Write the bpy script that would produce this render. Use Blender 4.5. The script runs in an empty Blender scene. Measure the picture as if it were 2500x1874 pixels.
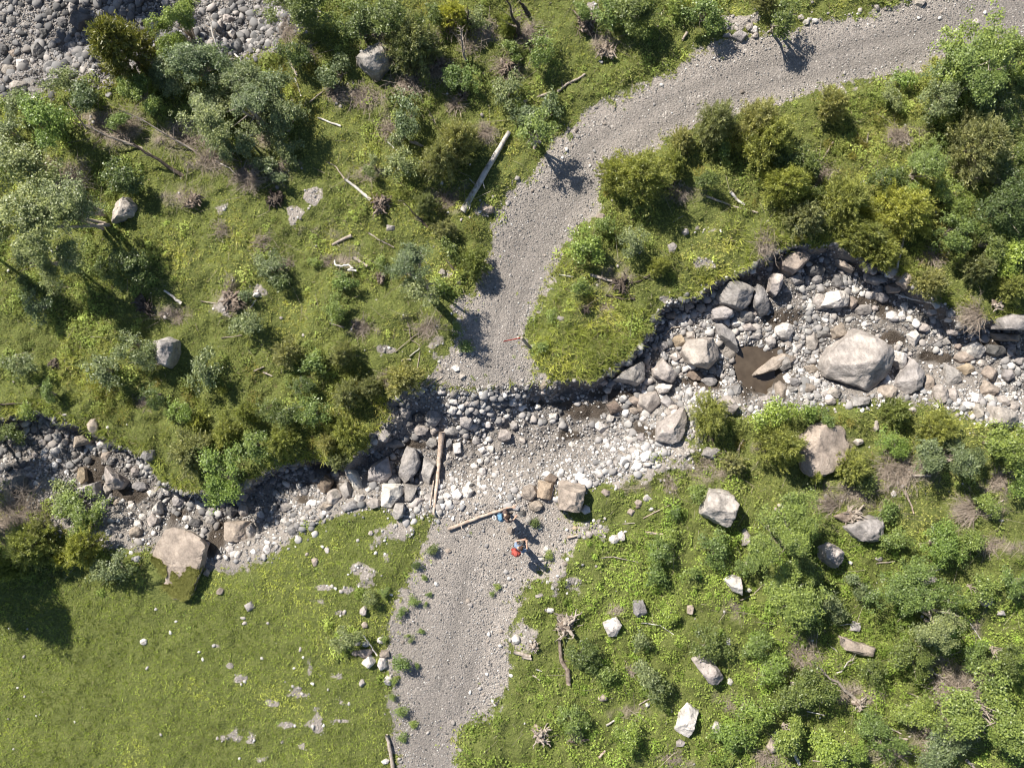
import bpy, bmesh, math, random
import numpy as np
from mathutils import Vector, Matrix

# ------------------------------------------------------------------ camera, sky, sun
SC = bpy.context.scene
COL = SC.collection
CAM_H = 36.0                      # drone height above the track (m)
GSD = 43.0 / 2500.0               # metres per photograph pixel on the track
cam = bpy.data.cameras.new("drone_camera")
cam.sensor_width = 36.0
cam.lens = 36.0 * CAM_H / 43.0
cam.clip_end = 5000.0
cam_ob = bpy.data.objects.new("drone_camera", cam)
cam_ob.location = (0, 0, CAM_H)
COL.objects.link(cam_ob)
SC.camera = cam_ob

SUN_EL = math.radians(43.0)
SH = (0.68, -0.733)               # direction in which shadows fall on the ground
world = bpy.data.worlds.new("World")
SC.world = world
world.use_nodes = True
wn = world.node_tree
sky = wn.nodes.new("ShaderNodeTexSky")
sky.sky_type = 'NISHITA'
sky.sun_disc = False
sky.sun_elevation = SUN_EL
sky.sun_rotation = math.atan2(-SH[0], -SH[1])
sky.altitude = 1200.0
bg = next(n for n in wn.nodes if n.type == 'BACKGROUND')
bg.inputs[1].default_value = 0.075
wn.links.new(sky.outputs[0], bg.inputs[0])
sun = bpy.data.lights.new("sun", 'SUN')
sun.energy = 5.0
sun.angle = math.radians(0.53)
sun.color = (1.0, 0.945, 0.85)
sun_ob = bpy.data.objects.new("sun", sun)
ce, se = math.cos(SUN_EL), math.sin(SUN_EL)
sun_ob.rotation_euler = Vector((SH[0] * ce, SH[1] * ce, -se)).to_track_quat('-Z', 'Y').to_euler()
sun_ob.location = (-30, 30, 60)
COL.objects.link(sun_ob)
SC.view_settings.view_transform = 'Standard'
SC.view_settings.look = 'None'
SC.view_settings.exposure = 0.80
SC.view_settings.gamma = 1.0
SC.cycles.filter_width = 1.05
SC.cycles.max_bounces = 6
SC.cycles.transparent_max_bounces = 4

RNG = np.random.default_rng(7)
R_ = random.Random(11)

# ------------------------------------------------------------------ numeric helpers
_T2 = np.random.default_rng(3).random((256, 256))
_T3 = np.random.default_rng(4).random((64, 64, 64)) * 2 - 1
def vnoise(x, y, s=0):
    x = np.asarray(x, float) + 37.13 * s + 1000; y = np.asarray(y, float) + 91.7 * s + 1000
    xi = np.floor(x).astype(int); yi = np.floor(y).astype(int)
    u = x - xi; v = y - yi
    u = u * u * (3 - 2 * u); v = v * v * (3 - 2 * v)
    a = xi & 255; b = (xi + 1) & 255; c = yi & 255; d = (yi + 1) & 255
    return ((_T2[a, c] * (1 - u) + _T2[b, c] * u) * (1 - v) + (_T2[a, d] * (1 - u) + _T2[b, d] * u) * v) * 2 - 1
def fbm(x, y, f, o=4, s=0):
    t = 0.0; a = 1.0; n = 0.0
    for i in range(o):
        t = t + a * vnoise(np.asarray(x) * f, np.asarray(y) * f, s + i); n += a
        a *= 0.5; f *= 2.03
    return t / n * 1.6
def noise3(p, f, s=0):
    q = p * f + 100 + 13.7 * s
    i = np.floor(q).astype(int); w = q - i; w = w * w * (3 - 2 * w)
    r = 0
    for dx in (0, 1):
        for dy in (0, 1):
            for dz in (0, 1):
                k = _T3[(i[:, 0] + dx) & 63, (i[:, 1] + dy) & 63, (i[:, 2] + dz) & 63]
                r = r + k * (w[:, 0] if dx else 1 - w[:, 0]) * (w[:, 1] if dy else 1 - w[:, 1]) * (w[:, 2] if dz else 1 - w[:, 2])
    return r
def sst(t):
    t = np.clip(t, 0, 1)
    return t * t * (3 - 2 * t)
def pline_dist(X, Y, pts):
    d = np.full(X.shape, 1e9)
    for (x0, y0), (x1, y1) in zip(pts[:-1], pts[1:]):
        dx, dy = x1 - x0, y1 - y0
        L = dx * dx + dy * dy + 1e-9
        t = np.clip(((X - x0) * dx + (Y - y0) * dy) / L, 0, 1)
        d = np.minimum(d, np.hypot(X - x0 - t * dx, Y - y0 - t * dy))
    return d
def inside(X, Y, pts):
    c = np.zeros(X.shape, bool)
    n = len(pts)
    for i in range(n):
        x0, y0 = pts[i]; x1, y1 = pts[(i + 1) % n]
        if y0 == y1: continue
        m = ((y0 > Y) != (y1 > Y)) & (X < (x1 - x0) * (Y - y0) / (y1 - y0) + x0)
        c ^= m
    return c
def sdist(X, Y, pts):
    d = pline_dist(X, Y, list(pts) + [pts[0]])
    return np.where(inside(X, Y, pts), d, -d)

# ------------------------------------------------------------------ mesh / object helpers
def npmesh(name, v, f, smooth=False):
    """v (N,3), f (M,k) -> mesh"""
    v = np.ascontiguousarray(v, dtype=np.float32); f = np.ascontiguousarray(f, dtype=np.int32)
    me = bpy.data.meshes.new(name)
    me.vertices.add(len(v)); me.vertices.foreach_set("co", v.ravel())
    m, k = f.shape
    me.loops.add(m * k); me.loops.foreach_set("vertex_index", f.ravel())
    me.polygons.add(m)
    me.polygons.foreach_set("loop_start", np.arange(0, m * k, k, dtype=np.int32))
    if smooth: me.polygons.foreach_set("use_smooth", np.ones(m, bool))
    me.update(calc_edges=True)
    return me
def pcol(me, name, c):
    c = np.asarray(c, np.float32)
    if c.shape[1] == 3: c = np.concatenate([c, np.ones((len(c), 1), np.float32)], 1)
    a = me.color_attributes.new(name, 'FLOAT_COLOR', 'POINT')
    a.data.foreach_set("color", np.ascontiguousarray(c).ravel())
def link(name, me, mat=None, parent=None, loc=(0, 0, 0)):
    o = bpy.data.objects.new(name, me)
    COL.objects.link(o)
    if mat is not None and me is not None and not me.materials: me.materials.append(mat)
    o.location = loc
    if parent is not None: o.parent = parent
    return o
def tag(o, label=None, cat=None, group=None, kind=None):
    if label: o["label"] = label
    if cat: o["category"] = cat
    if group: o["group"] = group
    if kind: o["kind"] = kind
    return o
class TB:
    """collects tapered tubes into one mesh"""
    def __init__(s): s.v = []; s.f = []; s.n = 0; s.caps = []
    def tube(s, pts, rads, k=5):
        P = np.asarray(pts, float); R = np.asarray(rads, float)
        n = len(P)
        T = np.gradient(P, axis=0); T /= np.linalg.norm(T, axis=1)[:, None] + 1e-9
        ref = np.where(np.abs(T[:, 2:3]) > 0.9, np.array([[1., 0, 0]]), np.array([[0, 0, 1.]]))
        A = np.cross(T, ref); A /= np.linalg.norm(A, axis=1)[:, None] + 1e-9
        B = np.cross(T, A)
        an = np.linspace(0, 2 * math.pi, k, endpoint=False)
        V = P[:, None] + R[:, None, None] * (np.cos(an)[None, :, None] * A[:, None] + np.sin(an)[None, :, None] * B[:, None])
        s.v.append(V.reshape(-1, 3))
        i = np.arange(n - 1)[:, None] * k; j = np.arange(k)[None]; j2 = (j + 1) % k
        F = np.stack([i + j, i + k + j, i + k + j2, i + j2], -1).reshape(-1, 4) + s.n
        s.f.append(F); s.n += n * k
        o = s.n - n * k
        s.caps.append(list(range(o + k - 1, o - 1, -1))); s.caps.append(list(range(o + (n - 1) * k, o + n * k)))
    def mesh(s, name, smooth=True):
        bmv = np.concatenate(s.v).tolist()
        fs = np.concatenate(s.f).tolist() + s.caps
        me = bpy.data.meshes.new(name)
        me.from_pydata(bmv, [], fs)
        if smooth: me.polygons.foreach_set("use_smooth", np.ones(len(fs), bool))
        me.update()
        return me

# ------------------------------------------------------------------ layout of the land (photograph pixels -> metres)
K = 1.1302
def W0(p, k=1.0): return ((p[0] * k - 1250) * GSD, (937 - p[1] * k) * GSD)
def PL(*a): return [W0(p, K) for p in a]
ROAD_UP = PL((2260, -60), (1990, -8), (1900, 22), (1800, 50), (1700, 62), (1590, 78), (1500, 112), (1440, 150), (1370, 185), (1290, 230),
             (1240, 265), (1210, 297), (1150, 365), (1090, 432), (1066, 480), (1052, 540), (1035, 600), (1010, 660), (985, 710), (965, 765),
             (930, 800), (895, 835), (1000, 850), (1190, 830), (1160, 800), (1140, 760), (1138, 730), (1150, 690), (1170, 650), (1190, 600), (1208, 550),
             (1240, 500), (1285, 450), (1297, 400), (1330, 370), (1400, 330), (1470, 290), (1540, 260), (1600, 237), (1720, 210),
             (1790, 190), (1900, 172), (1990, 150), (2020, 130), (2080, 105), (2260, 90))
ROAD_LO = PL((950, 1080), (935, 1130), (905, 1165), (890, 1210), (880, 1250), (855, 1300), (832, 1350), (826, 1400), (838, 1450), (842, 1500),
             (850, 1560), (852, 1700), (972, 1700), (985, 1600), (1000, 1570), (1060, 1540), (1090, 1500), (1100, 1450), (1098, 1400),
             (1108, 1330), (1130, 1280), (1165, 1235), (1225, 1195), (1240, 1160), (1235, 1130), (1200, 1070), (1160, 1020), (1020, 1050))
ST_N = PL((-80, 915), (0, 905), (60, 888), (130, 905), (190, 932), (270, 962), (320, 1002), (350, 1042), (420, 1062), (490, 1068), (540, 1040),
          (600, 1005), (690, 988), (750, 1005), (800, 960), (842, 905), (825, 872), (870, 842), (905, 832), (1000, 838), (1100, 832), (1190, 826), (1290, 822), (1315, 800),
          (1345, 785), (1390, 740), (1405, 715), (1425, 660), (1500, 636), (1560, 598), (1640, 560), (1690, 540), (1740, 530), (1800, 532),
          (1870, 560), (1930, 590), (1975, 612), (2020, 640), (2060, 668), (2085, 695), (2150, 690), (2300, 670))
ST_S = PL((2300, 945), (2212, 930), (2140, 905), (2050, 880), (1960, 868), (1800, 865), (1740, 872), (1690, 885), (1600, 895), (1540, 900), (1490, 930),
          (1440, 975), (1380, 1015), (1290, 1040), (1220, 1062), (1150, 1080), (1050, 1100), (950, 1105), (885, 1118), (800, 1092), (720, 1110), (670, 1140),
          (610, 1180), (560, 1215), (500, 1242), (430, 1232), (330, 1190), (230, 1175), (170, 1150), (120, 1130), (95, 1080), (60, 1060), (-80, 1070))
STREAM = ST_N + ST_S
RIVER = PL((-300, -300), (-300, 260), (0, 215), (60, 212), (120, 190), (180, 165), (235, 190), (300, 165), (360, 125), (450, 105), (520, 120), (580, 100), (640, 62), (685, 40), (695, -300))
LAWN = PL((-100, 1260), (230, 1250), (330, 1260), (430, 1240), (560, 1225), (700, 1130), (860, 1110), (900, 1150), (860, 1300), (830, 1400), (850, 1700), (-100, 1700))
LUSH = PL((1000, 1560), (1120, 1480), (1130, 1330), (1200, 1230), (1260, 1100), (1420, 1040), (1560, 1010), (1700, 1120), (2300, 1200), (2300, 1750), (960, 1750))
# bare or stony spots inside the vegetation: x, y, rx, ry, kind (g gravel, d brown litter, c cobbles)
PATCH = [(730, 1694, 30, 14, 'g'), (660, 1715, 25, 10, 'g'), (835, 1718, 24, 18, 'g'), (775, 1760, 15, 32, 'g'), (835, 1757, 35, 7, 'g'), (700, 1770, 30, 8, 'g'), (612, 1790, 26, 22, 'g'),
         (690, 1812, 10, 9, 'g'), (739, 1817, 9, 13, 'g'), (769, 1467, 22, 8, 'g'), (838, 1495, 16, 8, 'g'), (787, 1434, 24, 6, 'g'), (582, 1802, 48, 22, 'g'), (560, 1625, 22, 7, 'g'), (591, 1657, 17, 9, 'g'),
         (528, 1576, 14, 6, 'g'), (392, 1558, 14, 10, 'g'), (810, 1650, 28, 6, 'g'), (880, 1390, 24, 14, 'g'), (900, 1430, 25, 10, 'g'), (850, 1440, 22, 7, 'g'), (757, 1630, 10, 18, 'g'), (640, 1850, 25, 10, 'g'),
         (543, 510, 26, 32, 'g'), (720, 512, 36, 34, 'c'), (760, 480, 26, 26, 'c'), (618, 715, 26, 20, 'g'), (1719, 562, 22, 26, 'g'), (1707, 643, 26, 20, 'g'), (545, 745, 24, 22, 'g'), (1620, 730, 18, 20, 'g'),
         (1440, 55, 22, 34, 'c'), (1083, 668, 26, 12, 'c'), (950, 855, 22, 9, 'g'), (1090, 880, 50, 45, 'g'), (1060, 830, 40, 30, 'g'), (1130, 730, 26, 40, 'g'), (1773, 1141, 44, 30, 'd'), (1640, 1190, 40, 18, 'd'), (2387, 1525, 28, 26, 'd'),
         (510, 395, 44, 26, 'd'), (600, 430, 40, 25, 'd'), (170, 440, 50, 28, 'd'), (890, 235, 40, 20, 'd'), (950, 310, 28, 24, 'd'), (1075, 175, 36, 24, 'd'), (1240, 165, 36, 30, 'd'), (1085, 490, 34, 22, 'd'), (1185, 325, 26, 22, 'd'),
         (2197, 1150, 55, 32, 'd'), (2380, 1245, 55, 22, 'd'), (2340, 1680, 55, 60, 'd'), (2290, 1800, 60, 26, 'd'), (40, 1250, 70, 65, 'd'), (1040, 800, 38, 22, 'd'), (2130, 1235, 50, 20, 'd'), (1500, 670, 40, 26, 'd'), (560, 730, 45, 30, 'd'), (2040, 1090, 50, 24, 'd'),
         (800, 575, 40, 26, 'd'), (850, 630, 32, 22, 'd'), (300, 330, 70, 22, 'd'), (1190, 510, 26, 18, 'g'), (1545, 1730, 60, 14, 'd'), (1770, 1720, 36, 34, 'd'), (2080, 1690, 44, 24, 'd'), (1800, 1480, 24, 22, 'd'), (1400, 1430, 34, 36, 'g'), (1350, 1400, 40, 26, 'g'),
         (1450, 1290, 40, 24, 'g'), (1500, 1110, 80, 34, 'g'), (1570, 1130, 110, 44, 'g'), (1450, 1165, 70, 26, 'g'), (1660, 1110, 60, 40, 'g'), (1700, 1150, 50, 30, 'd'), (1560, 1190, 50, 16, 'd'), (980, 1280, 40, 40, 'g'), (930, 1330, 30, 40, 'g'), (620, 250, 40, 30, 'd'), (700, 60, 30, 40, 'd'), (450, 330, 60, 26, 'd'), (250, 300, 60, 30, 'd'), (120, 440, 40, 30, 'd'), (930, 60, 30, 30, 'd'), (1180, 80, 40, 30, 'd'), (1000, 200, 60, 24, 'd'), (820, 230, 30, 24, 'd'), (1110, 250, 40, 22, 'd'), (680, 420, 30, 30, 'd'), (900, 420, 40, 18, 'd'), (470, 470, 40, 26, 'd'), (670, 640, 26, 20, 'd'), (880, 800, 40, 14, 'd'), (430, 760, 40, 16, 'd'), (1290, 80, 40, 24, 'd'), (1480, 100, 44, 26, 'd'), (2200, 330, 40, 22, 'd'), (2000, 420, 34, 24, 'd'), (2450, 420, 40, 30, 'd'), (1870, 620, 40, 24, 'd'), (2420, 1330, 50, 16, 'd'), (2440, 1190, 40, 20, 'd'), (1960, 1600, 40, 40, 'd'), (1640, 1860, 40, 14, 'd'), (2180, 1840, 50, 18, 'd'), (1880, 1850, 30, 30, 'd'), (2080, 1210, 60, 24, 'd'), (1500, 1480, 20, 12, 'd'), (1560, 1160, 60, 26, 'g'), (1860, 1090, 24, 16, 'd'), (1800, 50, 60, 24, 'c'), (1270, 1560, 30, 40, 'g'), (2440, 1000, 40, 22, 'g'), (640, 340, 40, 26, 'd'), (1660, 480, 30, 18, 'd'), (880, 1320, 22, 12, 'g'), (2180, 940, 60, 30, 'g'), (1935, 990, 40, 14, 'g')]
WET = [(1850, 905, 62, 66), (1430, 1003, 55, 18), (1393, 1063, 34, 14), (1589, 1055, 40, 20), (2178, 824, 60, 18), (2287, 872, 70, 16), (235, 1150, 26, 34), (310, 1205, 60, 20), (437, 1256, 30, 20), (535, 1300, 22, 36),
       (968, 1129, 14, 22), (780, 1130, 46, 20), (1900, 780, 44, 24), (1150, 1075, 24, 14), (1350, 985, 40, 12), (1720, 935, 60, 16), (2150, 760, 30, 30), (2110, 735, 40, 22), (1000, 1085, 30, 14), (820, 1190, 14, 16), (740, 1220, 26, 10), (1500, 960, 60, 12), (2420, 840, 40, 12)]

def stepcoords(a, b, d, far):
    c = list(np.arange(a, b + d / 2, d)); s = d; x = b
    while x < far: s *= 1.35; x += s; c.append(x)
    s = d; x = a
    while x > -far: s *= 1.35; x -= s; c.insert(0, x)
    return np.array(c)
GX0, GX1, GY0, GY1, GD = -24.4, 24.4, -18.8, 18.8, 0.08
gx = stepcoords(GX0, GX1, GD, 900.0); gy = stepcoords(GY0, GY1, GD, 900.0)
MX, MY = np.meshgrid(gx, gy)                   # rows = y
near = (np.abs(MX) < 45) & (np.abs(MY) < 45)
fx, fy = MX[near], MY[near]
def near_fn(fn, fill):
    o = np.full(MX.shape, fill, float); o[near] = fn(fx, fy); return o
n1 = fbm(MX, MY, 1.1, 4, 1); n2 = fbm(MX, MY, 0.28, 4, 2); n3 = fbm(MX, MY, 3.0, 3, 5)
sdR = np.maximum(near_fn(lambda x, y: sdist(x, y, ROAD_UP), -50), near_fn(lambda x, y: sdist(x, y, ROAD_LO), -50))
sdS = near_fn(lambda x, y: sdist(x, y, STREAM), -50)
sdV = near_fn(lambda x, y: sdist(x, y, RIVER), -50)
dN = near_fn(lambda x, y: pline_dist(x, y, ST_N), 50); dS = near_fn(lambda x, y: pline_dist(x, y, ST_S), 50)
sdL = near_fn(lambda x, y: sdist(x, y, LAWN), -50); sdU = near_fn(lambda x, y: sdist(x, y, LUSH), -50)
ins = sdS > 0
mouth = np.exp(-((MX - W0((1130, 0))[0]) / 2.6) ** 2)
wN = 0.30 + 2.2 * mouth * (MX < 3) ; wS = 1.9
depth = 1.0 * sst((dN + 0.22 * n1 + 0.10 * n3 - 0.05) / wN) * sst(dS / wS) * ins
depth += 0.55 * sst((sdV + 0.6 * n1) / 2.4) * (sdV > -0.6) * 3.2
land = sst((-np.maximum(np.maximum(sdR, sdS), sdV) + 0.05) / 0.7)
hum = 0.48 * np.where(sdL > 0, 0.25, 1.0)
HZ = 0.10 * n2 + land * (hum * (0.35 * n1 + 0.28 * np.abs(n2)) + 0.04 * n3 + 0.10) - depth + (1 - land) * 0.016 * n1 * (np.abs(MX) < 60)
HZ += 0.10 * ins * n3 * sst(dS / 0.8)
# gentle ridges and the hard-packed wheel tracks of the gravel road
TRK = PL((2212, 30), (1960, 75), (1800, 110), (1650, 140), (1500, 190), (1390, 240), (1270, 320), (1190, 410), (1130, 510), (1100, 610), (1070, 700), (1060, 790))
TRK2 = PL((2212, 75), (2000, 110), (1820, 150), (1680, 180), (1560, 215), (1430, 275), (1320, 360), (1230, 450), (1165, 560), (1120, 660), (1095, 760))
TRK3 = PL((1110, 1090), (1040, 1150), (1010, 1240), (985, 1350), (960, 1450), (930, 1560), (915, 1700))
TRK4 = PL((1170, 1100), (1120, 1180), (1075, 1260), (1050, 1350), (1020, 1450), (985, 1560), (955, 1700))
dT = np.minimum(np.minimum(near_fn(lambda x, y: pline_dist(x, y, TRK), 50), near_fn(lambda x, y: pline_dist(x, y, TRK2), 50)),
                np.minimum(near_fn(lambda x, y: pline_dist(x, y, TRK3), 50), near_fn(lambda x, y: pline_dist(x, y, TRK4), 50)))
track = (0.60 * np.exp(-(dT / 0.45) ** 2) + 0.30 * np.exp(-(dT / 0.16) ** 2) * (n2 > -0.1)) * (sdR > 0.15) * np.clip(0.65 + 0.5 * n2, 0, 1)
HZ -= 0.03 * track

def lerp_grid(A, x, y):
    i = np.clip(np.searchsorted(gx, x) - 1, 0, len(gx) - 2); j = np.clip(np.searchsorted(gy, y) - 1, 0, len(gy) - 2)
    u = (x - gx[i]) / (gx[i + 1] - gx[i]); v = (y - gy[j]) / (gy[j + 1] - gy[j])
    return (A[j, i] * (1 - u) + A[j, i + 1] * u) * (1 - v) + (A[j + 1, i] * (1 - u) + A[j + 1, i + 1] * u) * v
def hgt(x, y): return float(lerp_grid(HZ, np.array([x]), np.array([y]))[0])
def G(px, py, up=0.0):
    """world point that stands `up` metres above the ground where the camera ray of photo pixel (px,py) meets it"""
    z = 0.0
    for _ in range(6):
        f = (CAM_H - z - up) / CAM_H
        x = (px - 1250) * GSD * f; y = (937 - py) * GSD * f
        z = hgt(x, y)
    return Vector((x, y, z))

# the muddy plunge pool is scooped out of the bed
pc = G(1846, 905)
pool_q = np.sqrt(((MX - pc.x) / (64 * GSD)) ** 2 + ((MY - pc.y) / (70 * GSD)) ** 2) + 0.34 * n1 + 0.10 * n3
poolm = sst((1.02 - pool_q) * 2.2)
POOL_Z = float(np.percentile(HZ[pool_q < 0.9], 45)) - 0.04
HZ = HZ * (1 - poolm) + np.minimum(HZ, POOL_Z - 0.25) * poolm
# masks
dirt = np.zeros(MX.shape); bare = np.zeros(MX.shape); cob = np.zeros(MX.shape); wet = np.zeros(MX.shape)
def ell(px, py, rx, ry):
    c = G(px, py)
    return 1 - np.sqrt(((MX - c.x) / (rx * GSD)) ** 2 + ((MY - c.y) / (ry * GSD)) ** 2) + 0.55 * n1 + 0.25 * n3
for px, py, rx, ry, k in PATCH:
    e = sst(ell(px, py, rx, ry) * 2.2) if k == 'c' else np.clip(ell(px, py, rx * 1.25, ry * 1.25) * 0.85 + 0.10 + 0.25 * n3, 0, 1)
    if k == 'd': dirt = np.maximum(dirt, e)
    else:
        bare = np.maximum(bare, e)
        if k == 'c': cob = np.maximum(cob, e)
for px, py, rx, ry in WET: wet = np.maximum(wet, sst(ell(px, py, rx * 1.3, ry * 1.3) * 2.0))
n4 = near_fn(lambda x, y: fbm(x, y, 6.5, 2, 9), 0)
jag = 0.20 * n1 + 0.16 * n3 + 0.14 * n4
roadm = sst((sdR + jag) / 0.80 + 0.5); strm = sst((sdS + jag * 0.6) / (0.28 + 0.7 * (dS < dN)) + 0.5); rivm = sst((sdV + jag * 1.5) / 0.9 + 0.5)
stony = np.maximum(np.maximum(roadm, strm), np.maximum(rivm, bare))
veg = 1 - stony
wet = wet * strm
# ------------------------------------------------------------------ material kit
def mat_new(name):
    m = bpy.data.materials.new(name); m.use_nodes = True
    nt = m.node_tree
    for n in list(nt.nodes): nt.nodes.remove(n)
    out = nt.nodes.new("ShaderNodeOutputMaterial")
    b = nt.nodes.new("ShaderNodeBsdfPrincipled")
    nt.links.new(b.outputs[0], out.inputs[0])
    b.inputs["Roughness"].default_value = 0.9
    b.inputs["Specular IOR Level"].default_value = 0.25
    return m, nt, b, out
class N:
    def __init__(s, nt): s.nt = nt
    def new(s, t, **kw):
        n = s.nt.nodes.new(t)
        for k, v in kw.items(): setattr(n, k, v)
        return n
    def put(s, sock, v):
        if isinstance(v, bpy.types.NodeSocket): s.nt.links.new(v, sock)
        elif v is not None: sock.default_value = v if not (isinstance(v, tuple) and len(v) == 3 and sock.type == 'RGBA') else (*v, 1)
    def math(s, op, a, b=None, clamp=False):
        n = s.new("ShaderNodeMath", operation=op, use_clamp=clamp)
        s.put(n.inputs[0], a)
        if b is not None: s.put(n.inputs[1], b)
        return n.outputs[0]
    def mix(s, f, a, b, mode='MIX'):
        n = s.new("ShaderNodeMix", data_type='RGBA', blend_type=mode)
        s.put(n.inputs[0], f); s.put(n.inputs[6], a); s.put(n.inputs[7], b)
        return n.outputs[2]
    def noise(s, co, sc, det=3, rough=0.55):
        n = s.new("ShaderNodeTexNoise"); s.put(n.inputs["Vector"], co)
        n.inputs["Scale"].default_value = sc; n.inputs["Detail"].default_value = det; n.inputs["Roughness"].default_value = rough
        return n.outputs[0]
    def vor(s, co, sc, feature='F1', rnd=1.0):
        n = s.new("ShaderNodeTexVoronoi", feature=feature); s.put(n.inputs["Vector"], co)
        n.inputs["Scale"].default_value = sc; n.inputs["Randomness"].default_value = rnd
        return n
    def ramp(s, f, stops):
        n = s.new("ShaderNodeValToRGB"); s.put(n.inputs[0], f)
        e = n.color_ramp.elements
        while len(e) < len(stops): e.new(0.5)
        for q, (p, c) in zip(e, stops):
            q.position = p; q.color = (*c, 1) if len(c) == 3 else c
        return n.outputs[0]
    def bump(s, h, st, d):
        n = s.new("ShaderNodeBump"); s.put(n.inputs["Height"], h); n.inputs["Strength"].default_value = st; n.inputs["Distance"].default_value = d
        return n.outputs[0]
    def maprange(s, v, a, b, c=0., d=1.):
        n = s.new("ShaderNodeMapRange"); s.put(n.inputs[0], v)
        for i, x in enumerate((a, b, c, d)): n.inputs[i + 1].default_value = x
        return n.outputs[0]

def terrain_material():
    m, nt, b, out = mat_new("mountain_ground")
    q = N(nt)
    co = q.new("ShaderNodeTexCoord").outputs["Object"]
    at = q.new("ShaderNodeVertexColor"); at.layer_name = "zones"
    sep = q.new("ShaderNodeSeparateColor"); nt.links.new(at.outputs[0], sep.inputs[0])
    vegf, wetf, dirtf, pale = sep.outputs[0], sep.outputs[1], sep.outputs[2], at.outputs[1]
    v1 = q.vor(co, 15.0); v2 = q.vor(co, 34.0); v3 = q.vor(co, 7.0)
    big = q.noise(co, 0.9, 5); fine = q.noise(co, 26, 4, 0.65)
    s1 = q.ramp(v1.outputs["Color"], [(0.0, (0.13, 0.125, 0.12)), (0.45, (0.25, 0.235, 0.22)), (0.78, (0.34, 0.315, 0.29)), (0.9, (0.42, 0.395, 0.37)), (1.0, (0.80, 0.77, 0.73))])
    s2 = q.ramp(v2.outputs["Color"], [(0.0, (0.14, 0.135, 0.13)), (0.5, (0.26, 0.245, 0.228)), (0.85, (0.35, 0.32, 0.29)), (0.93, (0.42, 0.395, 0.37)), (1.0, (0.85, 0.82, 0.78))])
    sandc = q.ramp(fine, [(0.3, (0.18, 0.165, 0.152)), (0.7, (0.29, 0.268, 0.245))])
    stones = q.mix(q.maprange(big, 0.42, 0.62), s1, s2)
    grav = q.mix(q.maprange(q.noise(co, 6, 3), 0.40, 0.66, 0.10, 0.55), stones, sandc)
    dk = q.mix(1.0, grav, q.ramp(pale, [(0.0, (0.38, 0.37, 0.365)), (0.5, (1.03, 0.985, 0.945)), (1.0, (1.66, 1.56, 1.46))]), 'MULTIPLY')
    wetc = q.mix(q.maprange(fine, 0.3, 0.75), (0.040, 0.031, 0.023, 1), (0.090, 0.070, 0.053, 1))
    g2 = q.mix(wetf, dk, wetc)
    soil = q.ramp(q.noise(co, 12, 5, 0.7), [(0.25, (0.11, 0.085, 0.062)), (0.5, (0.23, 0.185, 0.145)), (0.75, (0.37, 0.315, 0.26))])
    turf = q.ramp(q.noise(co, 9, 5, 0.7), [(0.25, (0.05, 0.062, 0.016)), (0.5, (0.115, 0.135, 0.034)), (0.8, (0.19, 0.19, 0.07))])
    vg = q.mix(dirtf, turf, soil)
    brk = q.math('ADD', vegf, q.math('MULTIPLY', q.math('SUBTRACT', q.noise(co, 5, 5, 0.7), 0.5), 0.9))
    col = q.mix(q.maprange(brk, 0.40, 0.60), g2, vg)
    nt.links.new(col, b.inputs["Base Color"])
    hh = q.math('ADD', q.math('MULTIPLY', v1.outputs["Distance"], -1.0), q.math('MULTIPLY', v2.outputs["Distance"], -0.5))
    hh = q.math('ADD', hh, q.math('MULTIPLY', fine, 0.5))
    nt.links.new(q.bump(hh, 0.75, 0.05), b.inputs["Normal"])
    rr = q.math('SUBTRACT', 0.93, q.math('MULTIPLY', wetf, 0.42))
    nt.links.new(rr, b.inputs["Roughness"])
    return m
M_TERR = terrain_material()

# pale / dark tone of the gravel: wheel tracks darker, edges and washed bars paler, river bed greyer
tone = 0.50 + 0.10 * n2 - 0.26 * track + 0.10 * np.exp(-(np.abs(sdR) / 0.6) ** 2) * (sdR > -1)
lowv = roadm * (MY < -5) * sst((MX - W0((1110, 0))[0] + 0.10 * (MY + 8)) / 1.2)
tone = tone + 0.20 * lowv + 0.05 * np.clip(n2, -1, 1)
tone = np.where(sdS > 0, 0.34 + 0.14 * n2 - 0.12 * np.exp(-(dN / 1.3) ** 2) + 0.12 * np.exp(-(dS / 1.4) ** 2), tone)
tone = np.where(sdV > 0, 0.42 + 0.30 * n2, tone)
cf = W0((1330, 1085)); ford = np.exp(-((MX - cf[0]) / 3.4) ** 2 - ((MY - cf[1] + 0.10 * (MX - cf[0])) / 0.95) ** 2) + np.exp(-((MX - W0((1200, 0))[0]) / 1.6) ** 2 - ((MY - W0((0, 1170))[1]) / 1.4) ** 2)
ford = np.clip(ford * 1.3, 0, 1)
tone = tone + 0.10 * ford * (sdS > 0)
tone = np.where((bare > 0.3) & (sdR < 0) & (sdS < 0), 0.62, tone)
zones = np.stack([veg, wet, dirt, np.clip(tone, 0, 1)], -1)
verts = np.stack([MX, MY, HZ], -1).reshape(-1, 3)
ny, nx = MX.shape
ii = (np.arange(ny - 1)[:, None] * nx + np.arange(nx - 1)[None])
quads = np.stack([ii, ii + 1, ii + nx + 1, ii + nx], -1)
def cmean(A): return (A[:-1, :-1] + A[1:, :-1] + A[:-1, 1:] + A[1:, 1:]) / 4
cr, cs, cv, cp = cmean(sdR + jag), cmean(sdS + jag * 0.6), cmean(sdV + jag * 1.5), None
zone_id = np.where(cr > 0, 1, np.where(cs > 0, 2, np.where(cv > 0, 3, 0)))
zone_id[cmean(near.astype(float)) < 1] = 0
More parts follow.
